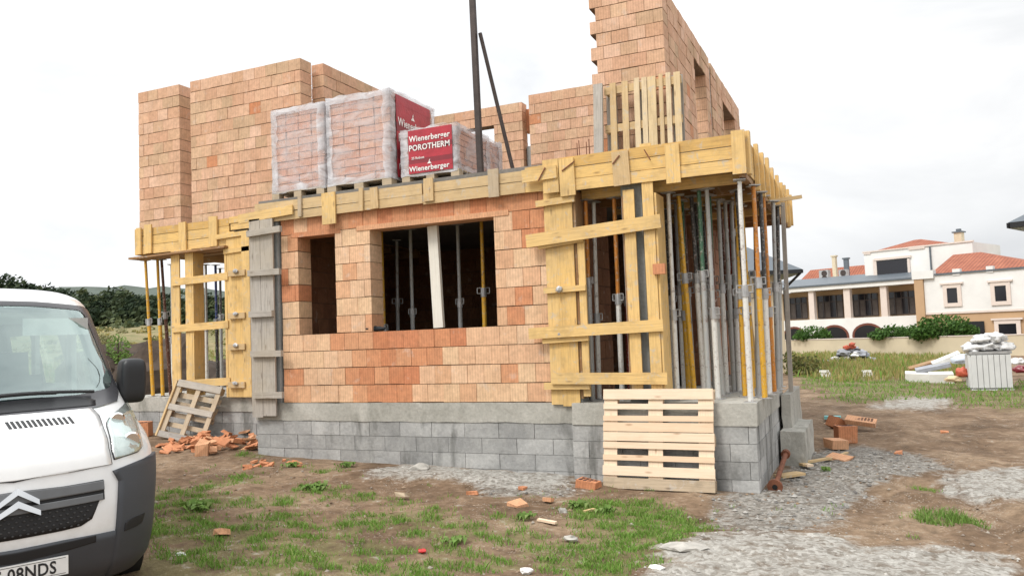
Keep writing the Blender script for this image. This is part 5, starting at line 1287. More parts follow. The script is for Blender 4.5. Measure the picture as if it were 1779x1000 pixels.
# ---------------------------------------------------------------- gravel stones
random.seed(11)
def stones(bb, n, smin, smax, area, mat, name):
    mb = MB(); k = 0
    octv = [(1, 0, 0), (-1, 0, 0), (0, 1, 0), (0, -1, 0), (0, 0, 1), (0, 0, -1)]; octf = [(0, 2, 4), (2, 1, 4), (1, 3, 4), (3, 0, 4), (2, 0, 5), (1, 2, 5), (3, 1, 5), (0, 3, 5)]
    for i in range(n):
        x, y = random.uniform(area[0], area[1]), random.uniform(area[2], area[3])
        if -8.5 < x < -1.25 and y > 9.34: continue
        if bb is not None and not hit(bb, *warp(x, y)): continue
        s = smin + (smax - smin) * random.random() ** 3; R = Matrix.Rotation(random.uniform(0, 6), 3, 'Z'); b_ = len(mb.v); z = gz(x, y)
        for o in octv:
            q = R @ Vector((o[0] * s * random.uniform(.7, 1.3), o[1] * s * random.uniform(.6, 1.1), o[2] * s * random.uniform(.45, .8))); mb.v.append((x + q.x, y + q.y, z + q.z + s * .2 + .02 * (bb is GLb)))
        for f in octf: mb.face([b_ + a for a in f])
    return stuff(mb.build(name, mat))
def stonemat(name, cols):
    mt, nt, b = nmat(name); c = ramp(nt, island(nt), [(i / (len(cols) - 1), q) for i, q in enumerate(cols)]); nt.links.new(c, b.inputs['Base Color']); b.inputs['Roughness'].default_value = .95; return mt
M['gravel'] = stonemat('gravel_stones', [(.22, .20, .175), (.36, .34, .305), (.52, .50, .46), (.30, .28, .25)])
M['greygravel'] = stonemat('grey_gravel_stones', [(.14, .13, .12), (.26, .25, .23), (.40, .38, .35), (.20, .18, .15)])
stones(GLb, 12000, .004, .022, (-6.5, 3, 4.8, 11), M['gravel'], 'gravel')
stones(GGb, 7000, .006, .035, (-5, 1.5, 6.5, 13), M['greygravel'], 'gravel')
stones(None, 3200, .004, .028, (-8.5, 2.5, 5, 13), stonemat('soil_crumbs', [(.16, .10, .06), (.30, .2, .12), (.36, .32, .27), (.12, .075, .045)]), 'gravel')
# ---------------------------------------------------------------- foliage helper
def leaves(mb, c, rad, n, size, seed, lo=.55, squash=1.0):
    random.seed(seed)
    for i in range(n):
        while True:
            d = Vector((random.uniform(-1, 1), random.uniform(-1, 1), random.uniform(-1, 1)))
            if .05 < d.length < 1: break
        k = random.uniform(lo, 1.0) ** .7; d = d.normalized() * k
        q = 1 + .30 * noise.noise(d * 2.3 + Vector((seed, 0, 0)))
        p = Vector((c[0] + d.x * rad[0] * q, c[1] + d.y * rad[1] * q, c[2] + d.z * rad[2] * q))
        a = Vector((random.gauss(0, 1), random.gauss(0, 1), random.gauss(0, 1))).normalized(); b2 = a.orthogonal().normalized(); c2 = a.cross(b2); s = size * random.uniform(.5, 1.3); k0 = len(mb.v)
        for (u, v) in ((-1, 0), (0, -.55), (1, 0), (0, .55)): mb.v.append(tuple(p + b2 * u * s + c2 * v * s))
        mb.face((k0, k0 + 1, k0 + 2, k0 + 3))
M['bush'] = leafmat('bush_leaves', [(.045, .10, .02), (.07, .15, .03), (.10, .20, .04), (.035, .075, .018)])
M['forest_b'] = leafmat('forest_leaves_light', [(.09, .115, .05), (.12, .14, .06), (.08, .10, .045)], .7, .1); M['forest_c'] = leafmat('forest_leaves_dark', [(.02, .035, .018), (.03, .05, .022)], .7, .1)
M['forest'] = leafmat('forest_leaves', [(.05, .075, .035), (.065, .09, .04), (.08, .10, .045), (.04, .06, .032)], .7, .1)
M['bark'] = plain('bark', (.09, .065, .045), .9, var=.3)
# forest beyond the field
mb = MB(); random.seed(77)
def far_pt(px, py, dist):
    r = ray(px, py); return Vector(CAM + r / math.hypot(r[0], r[1]) * dist)
sk = lambda px: np.interp(px, [-150, 0, 60, 120, 175, 215, 300, 420, 520], [462, 474, 484, 492, 503, 500, 506, 512, 516])
tid = 0
for rowi, (dist, frac) in enumerate(((118, .55), (126, .8), (136, 1.0), (140, 1.0))):
    px = -160 + rowi * 7
    while px < 540:
        q = far_pt(px, 580, dist); zb = ground(q.x, q.y); zt = far_pt(px, float(sk(px)) + random.uniform(-2, 10), dist).z; zt = zb + (zt - zb) * frac * random.uniform(.78, 1.06)
        h = zt - zb; r_ = random.uniform(1.4, 2.4); cone = random.random() < .3
        if cone: leaves(mb, (q.x, q.y, zb + h * .5), (r_ * .7, r_ * .7, h * .54), 260, .36, tid)
        else:
            leaves(mb, (q.x, q.y, zb + h * .62), (r_, r_, h * .40), 300, .38, tid); leaves(mb, (q.x + random.uniform(-1, 1), q.y, zb + h * .3), (r_ * 1.1, r_, h * .32), 200, .38, tid + 900)
        mt_ = random.choice((0, 0, 1, 2, 2)); mb.mi[len(mb.mi) - (260 if cone else 500):] = [2 if cone else mt_] * (260 if cone else 500)
        px += r_ / dist * 1394 * random.uniform(.75, 1.1); tid += 1
stuff(mb.build('forest', [M['forest'], M['forest_b'], M['forest_c']]))
mb = MB(); random.seed(3)
hv = []
prof = [(-400, 470), (100, 500), (230, 497), (300, 499), (420, 505), (560, 520), (700, 545), (900, 570)]
for i, px in enumerate(np.linspace(-400, 900, 60)):
    py = np.interp(px, [p[0] for p in prof], [p[1] for p in prof]) + 2 * noise.noise(Vector((px * .02, 0, 0)))
    for (d_, f_) in ((700, 0.0), (820, .55), (950, 1.0), (1300, .4)):
        q = far_pt(px, 600, d_); zt = far_pt(px, py, 950).z; hv.append((q.x, q.y, -2 + (zt + 2) * f_ + 3 * noise.noise(Vector((px * .05, d_ * .01, 0)))))
hf = [(i * 4 + k, (i + 1) * 4 + k, (i + 1) * 4 + k + 1, i * 4 + k + 1) for i in range(59) for k in range(3)]
me = bpy.data.meshes.new('hills'); me.from_pydata(hv, [], hf); me.materials.append(plain('hill_woods', (.075, .095, .075), .95, var=.35, scale=.03, bmp=0)); me.polygons.foreach_set('use_smooth', [True] * len(hf))
structure(bpy.data.objects.new('hills', me)); COL.objects.link(bpy.data.objects['hills'])
mb = MB(); random.seed(55)
for i in range(150):
    dist = random.uniform(38, 116); q = far_pt(random.uniform(-60, 520), 600, dist); zb = ground(q.x, q.y); r_ = random.uniform(.15, .5) if dist < 100 else random.uniform(.5, 1.1)
    leaves(mb, (q.x, q.y, zb + r_ * .4), (r_ * 1.6, r_ * 1.6, r_ * random.uniform(.5, 1.1)), 60, .13 if dist < 100 else .3, i + 300); mb.mi[len(mb.mi) - 60:] = [random.choice((0, 1, 1)) if dist < 100 else random.choice((2, 3))] * 60
stuff(mb.build('undergrowth', [M['drygrass'], leafmat('field_weeds', [(.16, .17, .06), (.22, .20, .09), (.12, .14, .05)]), M['forest'], M['forest_b']]))
# soil heap and shrub behind the van
mb = MB()
for i in range(12):
    q = far_pt(170 + 22 * i, 640, 25 + random.uniform(-1, 1.5)); mb.lump((q.x, q.y, ground(q.x, q.y)), random.uniform(1.0, 1.6), random.uniform(1, 1.6), (1.75 if i < 6 else 1.2) - ground(q.x, q.y) + random.uniform(-.2, .25), 3, .4, i + 40)
tag(mb.build('soil_heap', plain('dark_soil', (.06, .042, .03), .95, var=.5, scale=4, bmp=.8)), 'dark heap of dug soil beyond the left wing', 'soil heap')
sh = thing('shrub', 'light green shrub on the dark soil heap behind the van', 'shrub'); q = far_pt(205, 600, 24)
mb = MB(); leaves(mb, (q.x, q.y, q.z - .1), (.32, .3, .40), 420, .04, 4); leaves(mb, (q.x + .15, q.y, q.z - .45), (.4, .3, .3), 300, .04, 5); mb.build('crown', M['weed'], sh)
mb = MB(); mb.tube((q.x, q.y, ground(q.x, q.y)), (q.x, q.y, q.z + .2), .04, .02, 6); mb.build('trunk', M['bark'], sh)
q = far_pt(1385, 640, 21); q = Vector((WX(1392, 640, 20.5), 20.5, 0)); sh = thing('shrub', 'low dark green shrub in the dry grass just right of the porch', 'shrub')
q = G(1400, 652)
mb = MB(); leaves(mb, (q.x, q.y, q.z + .35), (.55, .5, .42), 500, .06, 14); leaves(mb, (q.x - .5, q.y + .2, q.z + .45), (.4, .4, .45), 300, .06, 15); mb.build('crown', leafmat('dry_shrub_leaves', [(.07, .09, .025), (.12, .13, .04), (.2, .17, .06)]), sh)
mb = MB(); mb.tube(q, q + Vector((0, 0, .5)), .03, .01, 6); mb.build('trunk', M['bark'], sh)
# ---------------------------------------------------------------- yard wall and white villa on the right
M['render_white'] = plain('white_render', (.78, .77, .74), .85, var=.10, scale=.5, bmp=.05)
M['render_tan'] = plain('tan_render', (.50, .33, .19), .85, var=.1, scale=.8, bmp=.05)
M['render_cream'] = plain('cream_render', (.62, .53, .38), .9, var=.14, scale=.7, bmp=.1)
M['trim'] = plain('pinkish_trim', (.72, .62, .55), .8, var=.05, bmp=0)
M['win'] = plain('dark_window', (.015, .015, .02), .12, var=.1, bmp=0)
M['frame_dark'] = plain('dark_window_frame', (.05, .035, .03), .5, bmp=0)
M['curtain'] = plain('dim_curtain', (.10, .075, .06), .5, var=.4, scale=3, bmp=0)
M['slate'] = plain('grey_metal_roof', (.11, .13, .15), .5, var=.12, scale=2, bmp=.05)
def tilemat():
    mt, nt, b = nmat('terracotta_tiles'); uv = texco(nt, 'UV'); ob = texco(nt)
    w = nt.nodes.new('ShaderNodeTexWave'); w.inputs['Scale'].default_value = 1.1; nt.links.new(uv, w.inputs['Vector'])
    w2 = nt.nodes.new('ShaderNodeTexWave'); w2.bands_direction = 'Y'; w2.inputs['Scale'].default_value = .9; nt.links.new(uv, w2.inputs['Vector'])
    c = ramp(nt, noisef(nt, ob, 1.5, 5, .7), [(.3, (.26, .075, .04)), (.6, (.36, .12, .065)), (.8, (.44, .18, .10))]); c = mix(nt, .6, c, mix(nt, 1.0, c, ramp(nt, w.outputs[0], [(0, .5), (.6, 1.1)]), 'MULTIPLY'))
    nt.links.new(c, b.inputs['Base Color']); b.inputs['Roughness'].default_value = .8; bump(nt, b, mth(nt, 'ADD', w.outputs[0], w2.outputs[0]), .6, .04); return mt
M['tile'] = tilemat()
AN = math.radians(-25)
fx = Vector((math.cos(AN), math.sin(AN), 0)); fy = Vector((-math.sin(AN), math.cos(AN), 0))
class Frame:
    """local axes along a facade: s to the right, t away from the viewer, z up"""
    def __init__(s, px, py, dist): r = ray(px, py); h = math.hypot(r[0], r[1]); s.o = Vector((r[0] / h * dist, r[1] / h * dist, 0))
    def pt(s, px, py, t=0.0):
        r = Vector(ray(px, py)); o = s.o + fy * t; k = (o - Vector((0, 0, 0))).dot(fy) / r.dot(fy); p = r * k; return ((p - s.o).dot(fx), p.z + 1.75)
    def w(s, S_, t, z): return s.o + fx * S_ + fy * t + Vector((0, 0, z))
    def box(s, mb, s0, s1, t0, t1, z0, z1, mi=0): mb.obox(s.w((s0 + s1) / 2, (t0 + t1) / 2, (z0 + z1) / 2), fx * (s1 - s0) / 2, fy * (t1 - t0) / 2, (0, 0, (z1 - z0) / 2), 'long', mi)
    def rect(s, x0, y0, x1, y1, t=0.0):
        a = s.pt(x0, (y0 + y1) / 2, t)[0]; b_ = s.pt(x1, (y0 + y1) / 2, t)[0]; xm = (x0 + x1) / 2; return a, b_, s.pt(xm, y1, t)[1], s.pt(xm, y0, t)[1]
    def pbox(s, mb, r, t0, t1, mi=0): a, b_, z0, z1 = s.rect(*r, t0); s.box(mb, a, b_, t0, t1, z0, z1, mi)
# perimeter wall
wf = Frame(1530, 600, 50.5)
yw = tag(MB().build('x', M['trim']) if False else thing('yard_wall', 'long cream rendered yard wall in front of the white villa', 'wall'), None, None)
mb = MB(); z1 = wf.pt(1500, 588)[1]; wf.box(mb, -16, 14, 0, .25, -.6, z1); mb.build('wall_panel', M['render_cream'], yw)
mb = MB(); wf.box(mb, -16.05, 14.05, -.03, .28, z1 + .003, z1 + .05); mb.build('coping', M['trim'], yw)
# villa
F = Frame(1592, 560, 64)
v = thing('villa', 'white villa with terracotta roofs, a columned upper gallery and tan corners behind the yard wall', 'villa')
Z0 = -.5
g0, g1 = F.pt(1352, 530)[0], F.pt(1600, 530)[0]
ztop = F.pt(1480, 500)[1]; zb = F.pt(1480, 555)[1]
zgal0 = F.pt(1480, 552)[1]
mb = MB(); F.box(mb, g0 - 8, g1, 0, 6, Z0, zgal0); mb.build('ground_storey', M['render_white'], v)
mb = MB(); F.box(mb, g0 - 8, g1, 1.6, 6, zgal0, ztop); mb.build('gallery_wall', M['render_tan'], v)
for (a, b_, top, bot) in ((1363, 1402, 517, 554), (1421, 1464, 513, 552), (1482, 1525, 510, 549), (1544, 1590, 506, 546)):
    mb = MB(); F.pbox(mb, (a, top, b_, bot), 1.52, 1.58); wo = mb.build('window', M['win'], v)
    a0, b0, z0, z1_ = F.rect(a, top, b_, bot, 1.5); mb = MB()
    for k in range(5): q = a0 + (b0 - a0) * k / 4; F.box(mb, q - .035, q + .035, 1.46, 1.515, z0, z1_)
    F.box(mb, a0, b0, 1.45, 1.455, z0 + (z1_ - z0) * .7, z0 + (z1_ - z0) * .74); F.box(mb, a0, b0, 1.448, 1.454, z0, z0 + .06); mb.build('frame', M['frame_dark'], wo)
    for (u0, u1) in ((0.02, .2), (.27, .47), (.78, .98)):
        mb = MB(); nf = 6
        for k in range(nf): q0 = a0 + (b0 - a0) * (u0 + (u1 - u0) * k / nf); q1 = a0 + (b0 - a0) * (u0 + (u1 - u0) * (k + .8) / nf); F.box(mb, q0, q1, 1.517, 1.519, z0 + .05, z0 + (z1_ - z0) * .72)
        mb.build('curtain', M['curtain'], wo)
for (a, b_) in ((1405, 1414), (1466, 1477), (1530, 1541)):
    mb = MB(); s0, s1, z0, z1_ = F.rect(a, 505, b_, 552); F.box(mb, s0, s1, 0.02, .4, zgal0, ztop); mb.build('column', M['trim'], v)
mb = MB(); F.box(mb, g0 - 8, g1, -.15, .45, ztop, F.pt(1480, 493)[1]); mb.build('fascia', M['render_white'], v)
z2 = F.pt(1480, 493)[1] + .004
mb = MB(); mb.prism([F.w(g0 - 8, -.25, z2), F.w(g1, -.25, z2), F.w(g1, 3.5, z2 + .75), F.w(g0 - 8, 3.5, z2 + .75)], (0, 0, 1), .12); mb.build('gallery_roof', M['slate'], v)
mb = MB(); F.box(mb, g0 - 8, g1, 3.5, 6, z2, z2 + .7); mb.build('roof_wall', M['render_white'], v)
for (a, b_, top, bot) in ((1362, 1398, 570, 584), (1428, 1472, 567, 584), (1484, 1532, 564, 588)):
    a0, b0, z0, z1_ = F.rect(a, top, b_, bot); n = 12; z0 = min(z0, 0.2)
    def arch(e, tt): return [F.w(a0 - e, tt, z0)] + [F.w((a0 + b0) / 2 - ((b0 - a0) / 2 + e) * math.cos(math.pi * k / n), tt, z1_ - .75 + (.75 + e) * math.sin(math.pi * k / n)) for k in range(n + 1)] + [F.w(b0 + e, tt, z0)]
    mb = MB(); mb.prism(arch(0.0, -.03)[::-1], fy, .02); ar = mb.build('arch_opening', M['win'], v)
    o_ = arch(.14, -.05); i_ = arch(-.02, -.05); mb = MB()
    for k in range(len(o_) - 1): mb.prism([o_[k], o_[k + 1], i_[k + 1], i_[k]], fy, .04)
    mb.build('arch_trim', plain('arch_brown', (.16, .05, .03), .8, bmp=0) if 'arch_brown' not in bpy.data.materials else bpy.data.materials['arch_brown'], ar)
# upper block
a0, b0, z0, z1_ = F.rect(1502, 434, 1604, 483, 2.5); zu = z1_
mb = MB(); F.box(mb, a0, b0 + 3.4, 2.5, 8, z2 + .3, zu); mb.build('tower_wall', M['render_white'], v)
mb = MB(); F.pbox(mb, (1500, 437, 1512, 442), 2.44, 2.7); F.box(mb, a0 - .1, b0 + 3.5, 2.42, 2.6, zu + .003, zu + .1); F.pbox(mb, (1578, 427, 1606, 433), 2.43, 2.7); mb.build('parapet', M['trim'], v)
mb = MB(); F.pbox(mb, (1524, 451, 1576, 480), 2.44, 2.47); wo = mb.build('window', M['win'], v)
mb = MB(); F.pbox(mb, (1518, 446, 1582, 450), 2.36, 2.49); F.pbox(mb, (1517, 450, 1523, 481), 2.40, 2.49); F.pbox(mb, (1577, 449, 1581, 481), 2.40, 2.49); mb.build('frame', M['trim'], wo)
def hip(fr, name, base, zb_, ridge, zr, t0, t1, tr, parent):
    mb = MB(); s0, s1 = base; r0, r1 = ridge
    p = [fr.w(s0, t0, zb_), fr.w(s1, t0, zb_), fr.w(s1, t1, zb_), fr.w(s0, t1, zb_), fr.w(r0, tr, zr), fr.w(r1, tr, zr)]
    mb.v = [tuple(q) for q in p]
    uvq = lambda idx: [((Vector(mb.v[i]) - fr.o).dot(fx) * 1.2, ((Vector(mb.v[i]) - fr.o).dot(fy) + mb.v[i][2]) * 1.2) for i in idx]
    for f in ((0, 1, 5, 4), (1, 2, 5), (2, 3, 4, 5), (3, 0, 4), (0, 3, 2, 1)): mb.face(f, uvq(f))
    return mb.build(name, M['tile'], parent)
A0 = F.pt(1522, 440, 2.6)[0]; B0 = F.pt(1648, 432, 2.6)[0]; zz0 = F.pt(1560, 440, 2.6)[1]
hip(F, 'tiled_roof', (A0, B0), zu + .12, (F.pt(1588, 417, 4.6)[0], F.pt(1600, 417, 4.6)[0]), F.pt(1594, 416, 4.6)[1], 2.75, 7.5, 4.6, v)
mb = MB(); mb.tube(F.w(F.pt(1616, 440, 2.4)[0], 2.4, zu - .05), F.w(F.pt(1616, 440, 2.4)[0], 2.4, zu - 2.2), .06, n=8); mb.build('downpipe', M['slate'], v)
s0, s1, z0, z1_ = F.rect(1660, 404, 1673, 450, 6.5); mb = MB(); F.box(mb, s0, s1, 6.3, 6.9, z0 - .5, z1_); ch = mb.build('chimney', M['render_cream'], v)
mb = MB(); F.box(mb, s0 - .1, s1 + .1, 6.2, 7.0, z1_ + .003, z1_ + .1); F.box(mb, s0 + .12, s1 - .12, 6.45, 6.75, z1_ + .104, z1_ + .3); mb.build('chimney_cap', M['slate'], ch)
# back left roof, chimneys, air conditioners
R0 = F.pt(1385, 487, 7)[0]; R1 = F.pt(1503, 480, 7)[0]
zbk = F.pt(1440, 490, 7)[1]; hip(F, 'tiled_roof', (R0 - .5, R1 + 3), zbk - .6, (F.pt(1408, 467, 9)[0], R1 + 2), F.pt(1450, 465, 9)[1], 6.4, 12, 9, v)
mb = MB(); F.box(mb, R0 - .5, R1 + 2, 6.6, 12, Z0, zbk - .62); mb.build('rear_wall', M['render_white'], v)
for (r_, mt) in (((1447, 446, 1453, 488), 'render_cream'), ((1467, 450, 1474, 484), 'slate')):
    mb = MB(); s0, s1, z0, z1_ = F.rect(*r_, 5); F.box(mb, s0, s1, 4.9, 5.2, z0 - .4, z1_); F.box(mb, s0 - .08, s1 + .08, 4.85, 5.25, z1_ + .003, z1_ + .12); mb.build('flue', M[mt], v)
for r_ in ((1424, 469, 1440, 490), (1458, 468, 1472, 489)):
    mb = MB(); s0, s1, z0, z1_ = F.rect(*r_, 4.2); F.box(mb, s0, s1, 4.1, 4.5, z0 - .2, z1_); ac = mb.build('air_conditioner', M['galv'], v)
    for zf in (.3, .72): mb = MB(); c_ = F.w(s0 + (s1 - s0) * .58, 4.09, z0 + (z1_ - z0) * zf); mb.tube(c_, c_ - fy * .02, .24, n=16); mb.build('fan_grille', M['frame_dark'], ac)
# right wing
FR = Frame(1690, 560, 60)
w0 = FR.pt(1607, 520)[0]; w1 = w0 + 22; zt = FR.pt(1690, 473)[1]; zm = FR.pt(1690, 541)[1]
mb = MB(); FR.box(mb, w0, w1, 0, 9, zm, zt); mb.build('wing_wall', M['render_white'], v)
mb = MB(); FR.box(mb, w0, w1, .04, 9, Z0, zm - .004); mb.build('wing_base', M['render_tan'], v)
s0, s1, z0, z1_ = FR.rect(1592, 480, 1606, 580); mb = MB(); FR.box(mb, s0, w0 - .01, -.15, 8, Z0, z1_ - .2); mb.build('corner_pier', M['render_tan'], v)
mb = MB(); FR.box(mb, s0 - .1, w0 + .7, -.2, .3, z1_ - .19, z1_ + .35)
for (a, b_) in ((1655, 1668), (1714, 1726)): q0, q1, _, _2 = FR.rect(a, 470, b_, 478); FR.box(mb, q0, q1, -.06, .3, zt - .1, zt + .32)
mb.build('parapet', M['render_white'], v)
mb = MB(); FR.box(mb, w0 + .72, w1, -.1, .3, zt + .003, zt + .10); mb.build('gutter', M['slate'], v)
hip(FR, 'tiled_roof', (w0 + .3, FR.pt(1812, 466, 0.3)[0]), zt + .13, (FR.pt(1656, 443, 4)[0], FR.pt(1704, 440, 4)[0]), FR.pt(1680, 440, 4)[1], .32, 8, 4, v)
mb = MB(); FR.box(mb, w0, w1, -.04, 0.0, zm - .08, zm + .06); mb.build('string_course', M['trim'], v)
for (r_, fr_) in (((1646, 500, 1664, 526), 1), ((1729, 496, 1749, 523), 1), ((1736, 562, 1767, 588), 1), ((1674, 558, 1711, 590), 0)):
    a0, b0, z0, z1_ = FR.rect(*r_); mb = MB(); FR.box(mb, a0, b0, -.03, -.012, z0, z1_); wo = mb.build('window' if fr_ else 'doorway', M['win'], v)
    if fr_:
        mb = MB(); e = .24
        FR.box(mb, a0 - e, a0, -.09, -.005, z0 - e, z1_ + e); FR.box(mb, b0, b0 + e, -.09, -.005, z0 - e, z1_ + e); FR.box(mb, a0, b0, -.088, -.005, z1_, z1_ + e); FR.box(mb, a0, b0, -.088, -.005, z0 - e, z0); FR.box(mb, a0 - e - .15, b0 + e + .15, -.14, -.005, z1_ + e + .003, z1_ + e + .12)
        mb.build('frame', M['trim'], wo)
# bushes leaning over the wall
for (px, py, rx, rz_, n, lab, sd) in ((1411, 579, 1.0, .5, 700, 'small rounded green bush topping the yard wall at its left', 51), (1552, 577, 1.15, .42, 1100, 'middle green bush over the yard wall, left of the largest one', 52), (1637, 569, 1.5, .70, 2600, 'largest dark green bush hanging over the yard wall', 53)):
    q = Vector(CAM) + Vector(ray(px, py)) * ((wf.o + fy * .6).dot(fy) / Vector(ray(px, py)).dot(fy)); t = thing('bush', lab, 'bush')
    mb = MB(); leaves(mb, q, (rx, .9, rz_), n, .085, sd, .35); leaves(mb, (q.x - rx * .6, q.y - .2, q.z - rz_ * .35), (rx * .6, .7, rz_ * .6), n // 2, .11, sd + 20, .3); leaves(mb, (q.x + rx * .6, q.y - .2, q.z - rz_ * .3), (rx * .55, .7, rz_ * .65), n // 2, .11, sd + 40, .3); mb.build('crown', M['bush'], t)
    mb = MB(); mb.tube((q.x, q.y, -.2), (q.x, q.y, q.z), .08, .04, 7); mb.build('trunk', M['bark'], t)
# neighbours whose roof corners show
M['soffit'] = plain('green_grey_soffit', (.30, .35, .33), .7, var=.1, bmp=0)
def house_corner(lab, tip, yd, w, side):
    """small house with a hipped roof; tip = pixel of the eave corner seen"""
    t = Vector(W(*tip, 1, yd)); h = thing('neighbour_house', lab, 'house'); ze = t.z; dr = side
    h.location = t; h.rotation_euler = (0, 0, math.radians(-24 if dr > 0 else 16)); yd = 0.0; t = Vector((0, 0, 0)); ze = 0.0
    x0, x1 = (t.x - w, t.x) if dr < 0 else (t.x, t.x + w)
    mb = MB(); o = .60; mb.box(x0 + o, x1 - o, yd + o, yd + 8 - o, -6, ze - .02); mb.build('wall', M['render_cream'] if dr < 0 else M['render_white'], h)
    mb = MB(); mb.box(x0, x1, yd, yd + 8, ze - .015, ze + .02); mb.build('soffit', M['soffit'], h)
    rise = 2.6; mb = MB(); zc = ze + .14; p = [(x0 - .06, yd - .06, zc), (x1 + .06, yd - .06, zc), (x1 + .06, yd + 8.06, zc), (x0 - .06, yd + 8.06, zc), (x0 + 4, yd + 4, zc + rise), (x1 - 4, yd + 4, zc + rise)]
    mb.v = p
    for f in ((0, 1, 5, 4), (1, 2, 5), (2, 3, 4, 5), (3, 0, 4), (3, 2, 1, 0)): mb.face(f)
    mb.build('roof', M['slate'], h)
    mb = MB(); mb.box(x0 - .05, x1 + .05, yd - .09, yd - .005, ze + .0, ze + .13); mb.box(x1 + .003, x1 + .08, yd - .09, yd + 8, ze, ze + .13); mb.box(x0 - .08, x0 - .003, yd - .09, yd + 8, ze, ze + .13); mb.build('gutter', M['vdark'], h)
    return h, t
h, t = house_corner('neighbour house with a dark roof and green soffit, its eave corner peeping past the porch', (1391, 474), 32, 10, -1)
mb = MB(); mb.path([(-.02, -.02, 0), (-.53, .5, -.55), (-.54, .5, -4.2)], .05, 8); mb.build('downpipe', M['vdark'], h)
house_corner('neighbour house at the far right of which only a dark eave tip shows', (1757, 396), 24, 12, 1)
# ---------------------------------------------------------------- things by the yard wall
M['tankwhite'] = plain('translucent_white_plastic', (.66, .67, .66), .5, var=.08, scale=3, bmp=.1)
tk = thing('tank', 'pale ribbed plastic tank standing on the grass at the far right', 'tank')
yt = 25.4; tx0, tx1 = WX(1687, 660, yt), WX(1762, 664, yt); tz = ground(2.5, yt); tzt = WZ(1724, 612, yt)
mb = MB()
mb.box(tx0 + .04, tx1 - .04, yt + .05, yt + 1.0, tz + .03, tzt - .04)
n = 7
for i in range(n): q = tx0 + .03 + (tx1 - tx0 - .06) * (i + .5) / n; mb.obox((q, yt + .03, (tz + tzt) / 2), (.062, 0, 0), (0, .05, 0), (0, 0, (tzt - tz) / 2 - .06))
for i in range(6): q = yt + .1 + .15 * i; mb.obox((tx0 + .02, q + .02, (tz + tzt) / 2), (.05, 0, 0), (0, .055, 0), (0, 0, (tzt - tz) / 2 - .06))
mb.build('ribbed_body', M['tankwhite'], tk)
mb = MB(); mb.box(tx0, tx1, yt, yt + 1.03, tzt - .035, tzt + .03); mb.build('rim', M['galv'], tk)
mb = MB(); mb.box(tx0, tx1, yt, yt + 1.03, tz - .05, tz + .025); mb.build('base', M['tankwhite'], tk)
def bagmat(name, col):
    mt, nt, b = nmat(name); ob = texco(nt); n = noisef(nt, ob, 9, 4, .6); nt.links.new(mix(nt, ramp(nt, n, [(.60, 0), (.66, .6)]), col, (.12, .12, .14)), b.inputs['Base Color']); b.inputs['Roughness'].default_value = .6; bump(nt, b, noisef(nt, ob, 14, 4), .6, .03); return mt
M['bag'] = bagmat('white_sack', (.78, .78, .78)); M['bag_b'] = bagmat('bluish_sack', (.60, .66, .75))
random.seed(9)
labs = ['left lower white sack on the pale ribbed tank', 'middle lower white sack on the pale ribbed tank', 'right lower white sack on the pale ribbed tank', 'top left white sack on the pale ribbed tank', 'topmost right white sack on the pale ribbed tank']
for i, (fx_, fz) in enumerate(((.16, .10), (.5, .12), (.83, .11), (.36, .32), (.70, .36))):
    mb = MB(); mb.lump((tx0 + (tx1 - tx0) * fx_, yt + .45, tzt + .03 + fz), .27, .40, .15, 3, .5, i + 60, -.13, 0, 2); tag(mb.build('sack', M['bag'], None, True), labs[i], 'sack', 'white sacks on the tank')
def farlump(px, py, y, r, mat, lab, cat, name, sd, flat=-.3):
    x = WX(px, py, y); mb = MB(); z = max(WZ(px, py, y), ground(x, y) + r[2] * .4); mb.lump((x, y, z), r[0], r[1], r[2], 3, .35, sd, flat * r[2] * 2, 0, 2); return tag(mb.build(name, M[mat], None, True), lab, cat)
M['orange_pl'] = plain('orange_red_plastic', (.50, .10, .05), .5, bmp=.2)
M['tarp'] = plain('grey_tarp', (.30, .31, .34), .6, var=.3, scale=3, bmp=.6)
farlump(1672, 648, 26.0, (.17, .2, .17), 'orange_pl', 'orange red plastic bag beside the left of the tank', 'bag', 'plastic_bag', 70)
farlump(1655, 659, 25.5, (.22, .2, .10), 'pale_wood', 'pale tan bundle on the grass left of the tank', 'bundle', 'bundle', 71)
farlump(1672, 625, 28.5, (.32, .3, .18), 'bag_b', 'bluish white sack behind the orange bag', 'sack', 'sack', 72)
farlump(1700, 600, 30.0, (.2, .2, .25), 'rust', 'rusty brown bin behind the left edge of the tank', 'bin', 'bin', 78)
farlump(1774, 642, 28, (.2, .3, .14), 'label_dark', 'dark red sack at the right edge beyond the tank', 'sack', 'sack', 79)
farlump(1768, 628, 29, (.22, .3, .12), 'bag', 'white sack right of the tank by the picture edge', 'sack', 'sack', 80)
M['foam'] = plain('white_foam_board', (.78, .77, .72), .8, var=.06)
for i, (a, b_, y, h_, mt, lb) in enumerate((((1572, 641), (1612, 640), 28.8, .26, 'foam', 'left white foam slab in the heap left of the tank'), ((1613, 641), (1655, 638), 28.4, .30, 'foam', 'middle white foam slab nearest the orange bag'), ((1590, 632), (1650, 626), 29.0, .12, 'tarp', 'grey sheet lying over the white foam slabs'), ((1620, 626), (1668, 616), 29.3, .16, 'foam', 'upper white foam slab at the back of the heap'), ((1578, 627), (1625, 624), 30.5, .06, 'dark_wood', 'dark board behind the white foam slabs'))):
    lift = {2: .27, 3: .42, 4: .30}.get(i, 0.0); A = Vector(W(*a, 1, y)); Bq = Vector(W(*b_, 1, y)); A.z = gz(A.x, y) + .01 + lift; Bq.z = gz(Bq.x, y) + .02 + lift * 1.8; mb = MB(); mb.beam(A + Vector((0, 0, h_ / 2)), Bq + Vector((0, 0, h_ / 2)), .5, h_, (0, 1, .12)); tag(mb.build('foam_slab' if mt == 'foam' else 'sheet', M[mt]), lb, 'slab')
